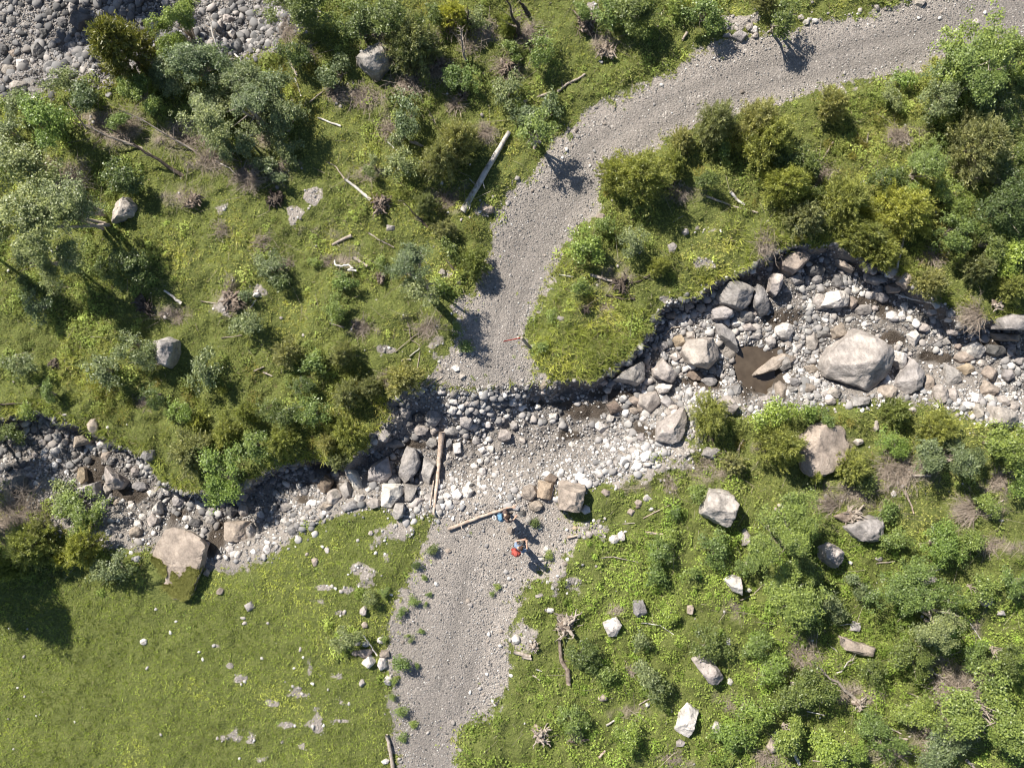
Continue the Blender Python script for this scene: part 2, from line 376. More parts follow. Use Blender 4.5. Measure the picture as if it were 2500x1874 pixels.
for zid, nm in ((0, "ground"), (1, "gravel_road"), (2, "stream_bed"), (3, "river_bed")):
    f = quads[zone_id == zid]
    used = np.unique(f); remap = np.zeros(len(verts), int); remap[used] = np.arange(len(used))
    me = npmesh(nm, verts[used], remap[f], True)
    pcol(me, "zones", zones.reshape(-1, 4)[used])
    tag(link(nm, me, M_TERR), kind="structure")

# ------------------------------------------------------------------ rock, leaf, wood materials
def rock_material():
    m, nt, b, out = mat_new("limestone")
    q = N(nt)
    co = q.new("ShaderNodeTexCoord").outputs["Object"]
    oi = q.new("ShaderNodeObjectInfo")
    base = oi.outputs["Color"]
    mp = q.new("ShaderNodeVectorMath", operation='ADD'); nt.links.new(co, mp.inputs[0])
    cv = q.new("ShaderNodeCombineXYZ"); r = q.math('MULTIPLY', oi.outputs["Random"], 40.0)
    nt.links.new(r, cv.inputs[0]); nt.links.new(r, cv.inputs[1]); nt.links.new(cv.outputs[0], mp.inputs[1])
    p = mp.outputs[0]
    a = q.noise(p, 2.2, 6, 0.65); f = q.noise(p, 14, 5, 0.7); l = q.noise(p, 5.0, 5, 0.7)
    mott = q.ramp(a, [(0.30, (0.58, 0.57, 0.565)), (0.5, (1.0, 0.975, 0.955)), (0.68, (1.42, 1.39, 1.36))])
    col = q.mix(1.0, base, mott, 'MULTIPLY')
    col = q.mix(q.maprange(f, 0.52, 0.70, 0, 0.7), col, q.mix(1.0, col, (0.62, 0.60, 0.57, 1), 'MULTIPLY'))
    # bedding veins
    w = q.new("ShaderNodeTexWave", wave_type='BANDS', bands_direction='DIAGONAL'); nt.links.new(p, w.inputs[0])
    w.inputs["Scale"].default_value = 2.3; w.inputs["Distortion"].default_value = 6.0; w.inputs["Detail"].default_value = 3
    col = q.mix(q.maprange(w.outputs[1], 0.70, 1.0, 0, 0.28), col, q.mix(1.0, col, (0.70, 0.68, 0.66, 1), 'MULTIPLY'))
    # lichen and old dirt, only on some stones
    lf = q.math('MULTIPLY', q.maprange(l, 0.58, 0.66), q.maprange(oi.outputs["Random"], 0.45, 0.9, 0, 0.75))
    col = q.mix(lf, col, (0.13, 0.125, 0.10, 1))
    nt.links.new(col, b.inputs["Base Color"])
    vr = q.vor(p, 3.2, 'DISTANCE_TO_EDGE'); crack = q.maprange(vr.outputs[0], 0.0, 0.03)
    h = q.math('ADD', q.math('MULTIPLY', f, 0.7), q.math('ADD', q.math('MULTIPLY', a, 1.0), q.math('MULTIPLY', crack, 0.12)))
    nt.links.new(q.bump(h, 0.85, 0.07), b.inputs["Normal"])
    b.inputs["Roughness"].default_value = 0.9
    return m
M_ROCK = rock_material()

def col_material(name, rough=0.9, transl=0.0, objvar=0.0, spec=0.2, tintamt=0.0, base=None):
    """colour from the mesh attribute 'col' (or a constant), with a real per-plant variation"""
    m, nt, b, out = mat_new(name)
    q = N(nt)
    if base is None:
        at = q.new("ShaderNodeVertexColor"); at.layer_name = "col"; c = at.outputs[0]
    else:
        r = q.new("ShaderNodeRGB"); r.outputs[0].default_value = (*base, 1); c = r.outputs[0]
    if tintamt:
        t = q.new("ShaderNodeAttribute"); t.attribute_name = "tint"
        c = q.mix(1.0, c, q.ramp(t.outputs["Fac"], [(0.0, (1 - tintamt,) * 3), (0.5, (1, 1, 1)), (1.0, (1 + tintamt * 1.1, 1 + tintamt * 0.9, 1 + tintamt * 0.45))]), 'MULTIPLY')
    if objvar:
        oi = q.new("ShaderNodeObjectInfo")
        c = q.mix(1.0, c, q.ramp(oi.outputs["Random"], [(0.0, (1 - objvar, 1 - objvar * 0.7, 1 - objvar * 0.6)), (0.5, (1, 1, 1)), (1.0, (1 + objvar, 1 + objvar * 0.75, 1 + objvar * 0.2))]), 'MULTIPLY')
    nt.links.new(c, b.inputs["Base Color"])
    b.inputs["Roughness"].default_value = rough; b.inputs["Specular IOR Level"].default_value = spec
    if transl:
        tr = q.new("ShaderNodeBsdfTranslucent"); nt.links.new(q.mix(1.0, c, (1.15, 1.2, 0.6, 1), 'MULTIPLY'), tr.inputs[0])
        mx = q.new("ShaderNodeMixShader"); mx.inputs[0].default_value = transl
        nt.links.new(b.outputs[0], mx.inputs[1]); nt.links.new(tr.outputs[0], mx.inputs[2]); nt.links.new(mx.outputs[0], out.inputs[0])
    return m
M_BLADE = col_material("grass_blades", 0.7, 0.42, spec=0.3)
M_COB = col_material("river_stones", 0.9)
LEAFC = {'W': (0.220, 0.262, 0.125), 'B': (0.215, 0.280, 0.082), 'D': (0.140, 0.182, 0.056), 'J': (0.265, 0.290, 0.088), 'S': (0.165, 0.170, 0.045),
         'Y': (0.325, 0.345, 0.088), 'G': (0.250, 0.330, 0.078), 'R': (0.270, 0.280, 0.130)}
M_LEAF = {k: col_material("foliage_" + k.lower(), 0.42, 0.34, 0.24, 0.55, 0.48, c) for k, c in LEAFC.items()}
def wood_material(name, c0, c1, c2, sc=9):
    m, nt, b, out = mat_new(name); q = N(nt)
    co = q.new("ShaderNodeTexCoord").outputs["Object"]
    n = q.noise(co, sc, 5, 0.7)
    nt.links.new(q.ramp(n, [(0.3, c0), (0.5, c1), (0.72, c2)]), b.inputs["Base Color"])
    nt.links.new(q.bump(n, 0.5, 0.03), b.inputs["Normal"])
    return m
M_PALE = wood_material("bleached_wood", (0.14, 0.12, 0.10), (0.50, 0.46, 0.41), (0.72, 0.69, 0.64), 3)
M_PLANK = wood_material("split_wood", (0.27, 0.19, 0.14), (0.43, 0.335, 0.265), (0.57, 0.49, 0.42), 6)
M_GREY = wood_material("weathered_wood", (0.17, 0.135, 0.105), (0.34, 0.285, 0.235), (0.52, 0.455, 0.39))
M_BROWN = wood_material("bark", (0.035, 0.026, 0.02), (0.085, 0.066, 0.052), (0.17, 0.14, 0.115))
M_TWIG = wood_material("dead_twigs", (0.16, 0.13, 0.10), (0.30, 0.245, 0.195), (0.44, 0.375, 0.305), 3)
M_ROOT = wood_material("roots", (0.08, 0.06, 0.046), (0.20, 0.155, 0.122), (0.38, 0.31, 0.25), 7)
M_SOIL = wood_material("root_soil", (0.035, 0.026, 0.02), (0.08, 0.062, 0.048), (0.19, 0.155, 0.125), 8)

# ------------------------------------------------------------------ where things are: words for the labels
LM = [("giant grey boulder", 2095, 885), ("split beam", 1070, 1150), ("two hikers", 1250, 1300), ("white roadside log", 1185, 420),
      ("square boulder at the ford", 1396, 1220), ("mossy outcrop", 425, 1385), ("muddy pool", 1845, 905), ("inner bend of the road", 1450, 480), ("lawn's tree shadow", 110, 1500),
      ("big uprooted stump", 1381, 1528), ("flat pale slab", 1985, 1085), ("cubic boulder", 1757, 1240), ("stony riverbed corner", 180, 100), ("bottom right corner", 2440, 1780),
      ("tree at road's right end", 2390, 150), ("lichen-covered boulder", 402, 860), ("mossy topped boulder", 925, 145), ("curled white driftwood", 830, 650), ("bush in the streambed", 200, 1250),
      ("bush shading the road", 1908, 50), ("striped long boulder", 1728, 1640), ("mossy white rock", 1668, 1765), ("layered boulder", 2105, 1290), ("track's bottom end", 1020, 1830),
      ("grassy bank", 1440, 850), ("bright yellow bushes", 2100, 540), ("white log's upper end", 1245, 320), ("road's end", 1200, 900), ("white patched rock", 1490, 1530), ("lower right brush pile", 2330, 1690),
      ("large meadow root plate", 925, 495), ("tall leaning trees", 120, 530), ("line of white rocks", 915, 1600), ("triangular pale outcrop", 1630, 1040), ("white oval boulder", 2040, 728), ("large pale round boulder", 1715, 860),
      ("top edge above the bend", 1540, 30), ("dead grey saplings", 330, 320), ("yellow spruce in the bend", 1565, 440), ("lone dark meadow shrub", 590, 790)]
RANKS = ["largest", "second largest", "third largest", "fourth largest", "fifth largest", "sixth largest", "seventh largest", "eighth largest", "ninth largest", "tenth largest"]
PENDING = []
def where(px, py, skip=()):
    best = sorted((math.hypot(px - x, py - y), n, x, y) for n, x, y in LM if n not in skip)[0]
    d, n, x, y = best
    dx, dy = px - x, py - y
    an = math.degrees(math.atan2(-dy, dx)) % 360
    w = ["right of", "upper right of", "above", "upper left of", "left of", "lower left of", "below", "lower right of"][int(((an + 22.5) % 360) // 45)]
    pre = "just " if d < 75 else ("far " if d > 230 and "er" in w else ("well " if d > 230 else ""))
    return f"{pre}{w} the {n}"
def later(o, desc, px, py, size, cat, group):
    tag(o, None, cat, group); PENDING.append((o, desc, px, py, size))
def finish_labels():
    buckets = {}
    for o, d, x, y, s in PENDING: buckets.setdefault(d + " " + where(x, y), []).append((s, o, d, x, y))
    for key, L in buckets.items():
        L.sort(key=lambda t: -t[0])
        for i, (s, o, d, x, y) in enumerate(L):
            if len(L) == 1: o["label"] = key
            elif i < len(RANKS): o["label"] = RANKS[i] + " " + key
            else: o["label"] = "smaller " + key

# ------------------------------------------------------------------ rocks
def ico(n):
    bm = bmesh.new(); bmesh.ops.create_icosphere(bm, subdivisions=n, radius=1.0)
    v = np.array([tuple(a.co) for a in bm.verts]); f = np.array([[a.index for a in p.verts] for p in bm.faces])
    bm.free(); return v / np.linalg.norm(v, axis=1)[:, None], f
ICO = {n: ico(n) for n in (1, 2, 3, 4, 5)}
def rock_verts(dirs, planes, k, amp, size, seed):
    """soft intersection of half spaces (n, d) + roughness"""
    acc = np.zeros(len(dirs))
    for n, d in planes:
        n = np.asarray(n, float); n = n / np.linalg.norm(n)
        acc += (np.maximum(dirs @ n, 0) / d) ** k
    r = np.minimum((acc + 1e-12) ** (-1.0 / k), 1.45 * size)
    p = dirs * r[:, None]
    q = p / size
    nz = noise3(q, 2.1, seed) * 0.38 + noise3(q, 4.7, seed + 3) * 0.34 + noise3(q, 11.0, seed + 5) * 0.20 + noise3(q, 23.0, seed + 6) * 0.09
    rid = -np.abs(noise3(q, 3.0, seed + 9)) * 0.4
    return p + dirs * ((nz + rid) * amp * size)[:, None]
TONE = {'white': (0.58, 0.55, 0.515), 'pale': (0.385, 0.35, 0.322), 'tan': (0.33, 0.282, 0.24), 'grey': (0.245, 0.236, 0.23), 'dark': (0.125, 0.122, 0.121), 'ochre': (0.37, 0.30, 0.222), 'brown': (0.20, 0.16, 0.13), 'mid': (0.325, 0.306, 0.292)}
TWORD = {'white': 'white', 'pale': 'pale', 'tan': 'tan', 'grey': 'grey', 'dark': 'dark grey', 'ochre': 'ochre', 'brown': 'brown', 'mid': 'light grey'}
rock_mask = np.zeros(MX.shape, bool)
def mark(px_pts, grow=0.0):
    P = [tuple(G(x, y))[:2] for x, y in px_pts]
    cx = sum(p[0] for p in P) / len(P); cy = sum(p[1] for p in P) / len(P)
    P = [(cx + (x - cx) * (1 + grow), cy + (y - cy) * (1 + grow)) for x, y in P]
    i0, i1 = np.searchsorted(gx, [min(p[0] for p in P) - .1, max(p[0] for p in P) + .1])
    j0, j1 = np.searchsorted(gy, [min(p[1] for p in P) - .1, max(p[1] for p in P) + .1])
    rock_mask[j0:j1, i0:i1] |= inside(MX[j0:j1, i0:i1], MY[j0:j1, i0:i1], P)
def set_rock(o, tone, rng):
    c = TONE[tone]; v = rng.uniform(0.90, 1.10)
    o.color = (c[0] * v, c[1] * v * rng.uniform(0.985, 1.01), c[2] * v * rng.uniform(0.97, 1.02), 1)
NROCK = 0
def hero(name, label, tone, h, k, pts, lvl=5, tilt=(0, 0), amp=0.075, sink=0.35, slope=0.28, cat="boulder", group=None, topn=3, cuts=7):
    """boulder whose plan follows the outline pts (photo pixels)"""
    global NROCK
    NROCK += 1
    rng = random.Random(NROCK * 7 + 1)
    cx = sum(p[0] for p in pts) / len(pts); cy = sum(p[1] for p in pts) / len(pts)
    g = G(cx, cy)
    zc = g.z + h * 0.42
    f = (CAM_H - zc) / CAM_H
    O = Vector(((cx - 1250) * GSD * f, (937 - cy) * GSD * f, zc))
    P = [((x - 1250) * GSD * f - O.x, (937 - y) * GSD * f - O.y) for x, y in pts]
    if sum(P[i][0] * P[(i + 1) % len(P)][1] - P[(i + 1) % len(P)][0] * P[i][1] for i in range(len(P))) < 0: P.reverse()
    planes = []
    for i in range(len(P)):
        (x0, y0), (x1, y1) = P[i], P[(i + 1) % len(P)]
        L = math.hypot(x1 - x0, y1 - y0)
        nx_, ny_ = (y1 - y0) / L, -(x1 - x0) / L
        d = max(x0 * nx_ + y0 * ny_, 0.04)
        planes.append(((nx_, ny_, rng.uniform(-0.05, slope)), d))
        if rng.random() < 0.5: planes.append(((nx_, ny_, rng.uniform(0.9, 1.5)), max(d * 0.72, h * 0.45) * rng.uniform(0.9, 1.02)))
    planes.append(((tilt[0], tilt[1], 1), h * 0.56))
    size = max(math.hypot(*p) for p in P)
    for _ in range(topn): planes.append(((rng.uniform(-.5, .5), rng.uniform(-.5, .5), 1), h * rng.uniform(0.52, 0.62)))
    # broken corners: oblique flat cuts just inside the hull
    for _ in range(cuts):
        a = rng.uniform(0, 6.283); el = rng.uniform(0.15, 1.3)
        n = (math.cos(a), math.sin(a), el)
        sup = max(x * n[0] + y * n[1] for x, y in P) + h * 0.56 * el
        planes.append((n, sup / math.sqrt(1 + el * el) * rng.uniform(0.74, 0.93)))
    planes.append(((0, 0, -1), h * (0.42 + sink)))
    d_, f_ = ICO[lvl]
    v = rock_verts(d_, planes, k * 2.2, amp, size, NROCK)
    me = npmesh(name, v, f_, True)
    me.set_sharp_from_angle(angle=math.radians(24))
    o = link(name, me, M_ROCK, None, O)
    set_rock(o, tone, rng)
    mark(pts)
    if label:
        tag(o, label, cat, group)
    else:
        later(o, TWORD[tone] + " boulder", cx, cy, size, cat, group)
    return o
def gen_rock(x, y, rx, ry, tone, group, hf=0.62, cat="rock", k=None):
    global NROCK
    rng = random.Random(int(x * 31 + y * 17))
    n = rng.choice([4, 5, 5, 6, 7])
    a0 = rng.uniform(0, 6.28)
    pts = []
    for i in range(n):
        a = a0 + 2 * math.pi * (i + rng.uniform(-.22, .22)) / n
        e = (1.22 if n == 4 else 1.12) * rng.uniform(0.84, 1.12)
        pts.append((x + rx * e * math.cos(a), y + ry * e * math.sin(a)))
    big = max(rx, ry)
    o = hero("boulder" if big >= 17 else "rock", None, tone, min(rx, ry) * 2 * GSD * hf * rng.uniform(0.85, 1.15), k or rng.choice([10, 14, 20, 28]), pts,
             4 if big >= 10 else 3, (rng.uniform(-.25, .25), rng.uniform(-.25, .25)), 0.085, 0.3, 0.4, "boulder" if big >= 17 else "rock", group)
    PENDING[-1] = (o, TWORD[tone] + (" boulder" if big >= 17 else (" rock" if big >= 8 else " stone")), x, y, big)
    return o
GS = "boulders and rocks lying in the stream bed"; GL = "boulders in the meadow and bushes"; GR = "rocks along the track and its verge"; GW = "stones lying on the lawn"; GV = "boulders of the riverbed in the upper left"
HEROES = [
 ("giant grey boulder filling the stream bed beside the muddy pool", 'pale', 1.9, 26, [(2067,821),(2100,806),(2121,812),(2170,845),(2180,872),(2176,896),(2170,912),(2136,951),(2121,965),(2073,960),(2025,924),(2013,920),(2008,896),(2025,857)], GS, (0.06, -0.12)),
 ("grey slab-sided boulder touching the giant boulder on its right", 'mid', 1.0, 24, [(2230,875),(2259,911),(2257,921),(2245,951),(2212,965),(2182,933),(2200,914)], GS, (0.1, 0.05)),
 ("tall white wedge rock squeezed beside the giant boulder", 'white', 0.8, 20, [(2188,856),(2212,863),(2210,893),(2197,902),(2183,887)], GS, (0.2, 0)),
 ("smooth white oval boulder under the upper stream bank", 'white', 0.75, 12, [(2028,712),(2061,708),(2075,721),(2069,747),(2037,752),(2004,747),(2013,730)], GS, (-0.1, 0.25)),
 ("rounded tan boulder perched at the top of the upper stream bank", 'tan', 0.95, 12, [(1919,619),(1950,604),(1974,610),(1969,640),(1937,670),(1907,658),(1903,640)], GS, (-.1, 0.1)),
 ("upright pale block leaning between grey boulders on the bank", 'pale', 0.9, 16, [(1889,666),(1907,670),(1907,700),(1892,724),(1876,712),(1879,682)], GS, (-.2, 0.1)),
 ("square grey boulder at the left end of the upper bank", 'mid', 1.2, 18, [(1773,688),(1803,685),(1836,700),(1836,733),(1812,758),(1761,740),(1755,721)], GS, (0.05, 0.05)),
 ("dull grey boulder beside the upright pale block", 'grey', 0.9, 12, [(1848,690),(1862,700),(1880,740),(1876,760),(1855,770),(1838,750),(1838,710)], GS, (-.2, 0)),
 ("light grey rock tucked below the square grey boulder", 'mid', 0.6, 14, [(1737,755),(1764,746),(1794,764),(1773,779),(1743,779)], GS, (0, 0.1)),
 ("large pale round boulder left of the muddy pool", 'pale', 1.15, 12, [(1683,830),(1731,822),(1755,842),(1758,866),(1728,902),(1682,890),(1667,860)], GS, (-.05, 0.05)),
 ("long flat grey slab leaning beside the large pale boulder", 'grey', 0.6, 22, [(1737,797),(1764,788),(1788,812),(1806,863),(1785,878),(1761,863),(1755,812)], GS, (-.05, 0.1)),
 ("pale angular boulder below the grassy bank", 'pale', 0.8, 14, [(1619,875),(1655,914),(1640,936),(1595,920),(1592,902)], GS, (-.25, 0.1)),
 ("big ridged grey boulder at the foot of the grassy bank", 'mid', 0.9, 20, [(1556,869),(1574,890),(1574,926),(1559,940),(1520,932),(1477,920),(1526,899)], GS, (0.15, 0.15)),
 ("white rock on the cluster left of the pool", 'white', 0.5, 12, [(1619,933),(1643,939),(1631,957),(1610,960),(1603,948)], GS, (0, 0)),
 ("triangular pale outcrop on the near bank of the stream", 'pale', 0.9, 26, [(1670,996),(1678,1021),(1666,1072),(1640,1086),(1601,1074),(1604,1051),(1622,1027)], GS, (-.15, 0.1)),
 ("pale wedge rock lying below the pool", 'pale', 0.6, 22, [(1782,966),(1803,993),(1788,1012),(1758,1000),(1740,987)], GS, (-.2, 0)),
 ("square tan boulder at the ford with a hard dark shadow", 'tan', 1.1, 30, [(1366,1187),(1429,1193),(1425,1226),(1414,1251),(1381,1247),(1364,1244)], GR, (-0.02, 0.03)),
 ("pitted cubic boulder standing in the grass below the stream", 'pale', 1.25, 22, [(1731,1197),(1791,1208),(1803,1226),(1782,1286),(1761,1283),(1713,1253),(1722,1217)], GL, (-0.05, 0.2)),
 ("broad flat pale slab half hidden by the bushes", 'tan', 0.75, 40, [(1940,1024),(1983,1030),(2050,1040),(2108,1075),(2060,1168),(1926,1160),(1916,1111),(1945,1072)], GL, (-.02, -0.04)),
 ("layered grey boulder with a dead stump leaning on it", 'mid', 0.95, 20, [(2061,1289),(2121,1265),(2161,1274),(2158,1304),(2140,1322),(2091,1322),(2079,1304)], GL, (0.1, 0.3)),
 ("pale boulder in the shade of the big leafy tree", 'pale', 0.85, 14, [(2028,1330),(2058,1343),(2058,1364),(2043,1386),(2010,1361),(2010,1343)], GL, (-.1, 0.2)),
 ("big smooth pale boulder near the right edge below the stream", 'pale', 0.8, 12, [(2429,990),(2456,996),(2486,1012),(2489,1024),(2465,1045),(2420,1033),(2423,1006)], GS, (0, 0)),
 ("upper flat grey slab cut off by the right edge", 'mid', 0.8, 26, [(2438,776),(2471,767),(2515,770),(2515,806),(2441,803)], GS, (0, 0)),
 ("lower flat tan slab cut off by the right edge", 'tan', 0.5, 26, [(2420,812),(2492,816),(2489,833),(2438,830)], GS, (0, 0)),
 ("flat grey slab among the pale cobbles right of the giant boulder", 'mid', 0.4, 22, [(2308,884),(2332,899),(2348,926),(2332,947),(2302,933)], GS, (0, 0)),
 ("triangular dark slab in the left stream beside a dark hollow", 'mid', 0.6, 26, [(947,1117),(957,1159),(941,1180),(896,1177),(902,1141)], GS, (0, 0.15)),
 ("big diamond shaped grey boulder left of the split beam", 'mid', 0.9, 22, [(995,1090),(1016,1096),(1027,1129),(1022,1150),(989,1182),(974,1162),(983,1105)], GS, (-.3, 0.05)),
 ("grey wedge boulder touching the left side of the split beam", 'mid', 0.6, 20, [(1034,1117),(1064,1132),(1052,1171),(1046,1187),(1022,1168)], GS, (-.3, 0)),
 ("bright white cracked boulder on the lower stream bank", 'white', 0.6, 22, [(935,1190),(971,1190),(980,1208),(953,1241),(929,1235)], GS, (0, 0)),
 ("flat pinkish grey slab right of the bright white boulder", 'mid', 0.45, 26, [(989,1184),(1019,1190),(1007,1223),(986,1223)], GS, (0, 0)),
 ("grey slab standing below the bright white boulder", 'mid', 0.5, 22, [(965,1229),(986,1232),(983,1262),(965,1268),(957,1256)], GS, (-.2, 0)),
 ("narrow white ridge rock in the left stream", 'white', 0.5, 18, [(853,1132),(870,1160),(896,1187),(880,1205),(862,1193),(841,1150)], GS, (-.3, 0)),
 ("large mossy tan outcrop between the stream and the lawn", 'tan', 0.42, 30, [(413,1268),(428,1277),(495,1313),(513,1331),(495,1380),(488,1430),(461,1475),(437,1481),(401,1472),(358,1440),(349,1401),(357,1377),(371,1343),(392,1307)], GS, (-0.06, -0.03)),
 ("flat topped tan block in the left stream with a leafy shadow", 'tan', 0.6, 26, [(549,1274),(609,1271),(612,1322),(549,1319)], GS, (0, 0.05)),
 ("pale pointed wedge rock above the mossy outcrop", 'white', 0.5, 20, [(389,1220),(398,1253),(368,1262),(374,1238)], GS, (0.2, 0)),
 ("grey bedded slab beside the bush in the streambed", 'mid', 0.5, 26, [(181,1193),(232,1177),(235,1208),(175,1217)], GS, (0, 0.1)),
 ("long pale rough boulder in the left stream", 'pale', 0.8, 16, [(259,1132),(287,1159),(308,1174),(296,1193),(274,1196),(253,1153)], GS, (-.2, 0)),
 ("tan boulder near the upper left bank of the stream", 'tan', 0.6, 16, [(181,1066),(205,1060),(223,1075),(211,1084),(178,1093)], GS, (0, 0)),
 ("lichen-covered grey boulder standing alone in the left meadow", 'mid', 1.1, 14, [(374,833),(401,826),(434,836),(428,857),(428,884),(416,898),(387,887),(371,857)], GL, (0.05, 0.05)),
 ("half shaded pale boulder under the tall leaning trees", 'pale', 0.8, 14, [(302,480),(329,504),(326,528),(293,540),(274,546),(284,495)], GL, (-.2, 0.1)),
 ("grey boulder with a mossy top under dead snags", 'mid', 1.2, 18, [(893,121),(926,109),(956,118),(950,157),(926,181),(902,178),(887,163),(871,145)], GL, (-.1, 0.35)),
 ("white rock patched with dark lichen in the grass below the track", 'white', 0.5, 24, [(1471,1522),(1505,1504),(1518,1525),(1505,1552),(1487,1555)], GL, (0, 0)),
 ("flat grey brown slab in the grass of the lower verge", 'grey', 0.3, 24, [(1547,1471),(1571,1467),(1582,1498),(1559,1508),(1548,1495)], GL, (0, 0)),
 ("brilliant white rock with twigs across it", 'white', 0.5, 18, [(1773,1419),(1791,1407),(1809,1413),(1812,1452),(1791,1443)], GL, (0, 0)),
 ("striped long boulder lying in the leafy herbs", 'pale', 0.9, 18, [(1695,1618),(1719,1609),(1752,1627),(1767,1651),(1752,1670),(1725,1661)], GL, (-.25, 0.1)),
 ("white rock mottled with brown moss in the lower herbs", 'white', 0.55, 22, [(1683,1722),(1710,1742),(1695,1775),(1686,1805),(1646,1784),(1664,1742)], GL, (-.1, 0)),
 ("tan slab partly covered by a leafy shoot in the lower right", 'tan', 0.55, 26, [(2058,1555),(2085,1564),(2139,1579),(2133,1609),(2106,1600),(2061,1597)], GL, (0, 0.1)),
 ("low tan ridge of rock rising out of the muddy pool", 'tan', 0.42, 20, [(1836,918),(1878,882),(1912,860),(1948,872),(1925,892),(1890,905)], GS, (0.1, -0.1)),
 ("tan curved boulder in the gravel under the right stream bank", 'tan', 0.6, 14, [(2040,631),(2067,643),(2088,658),(2079,666),(2046,649)], GS, (0, 0)),
]
for i, (lb, tn, h, k, pts, grp, tl) in enumerate(HEROES):
    big = max(abs(a[0] - b[0]) for a in pts for b in pts)
    ob = hero("boulder", lb, tn, h, k, pts, 5 if big > 30 else 4, tl, group=grp, amp=0.11 if grp == GL else 0.085, cuts=2 if "mossy tan" in lb or "broad flat" in lb else 7)
    if "outcrop between" in lb: OUTCROP = ob
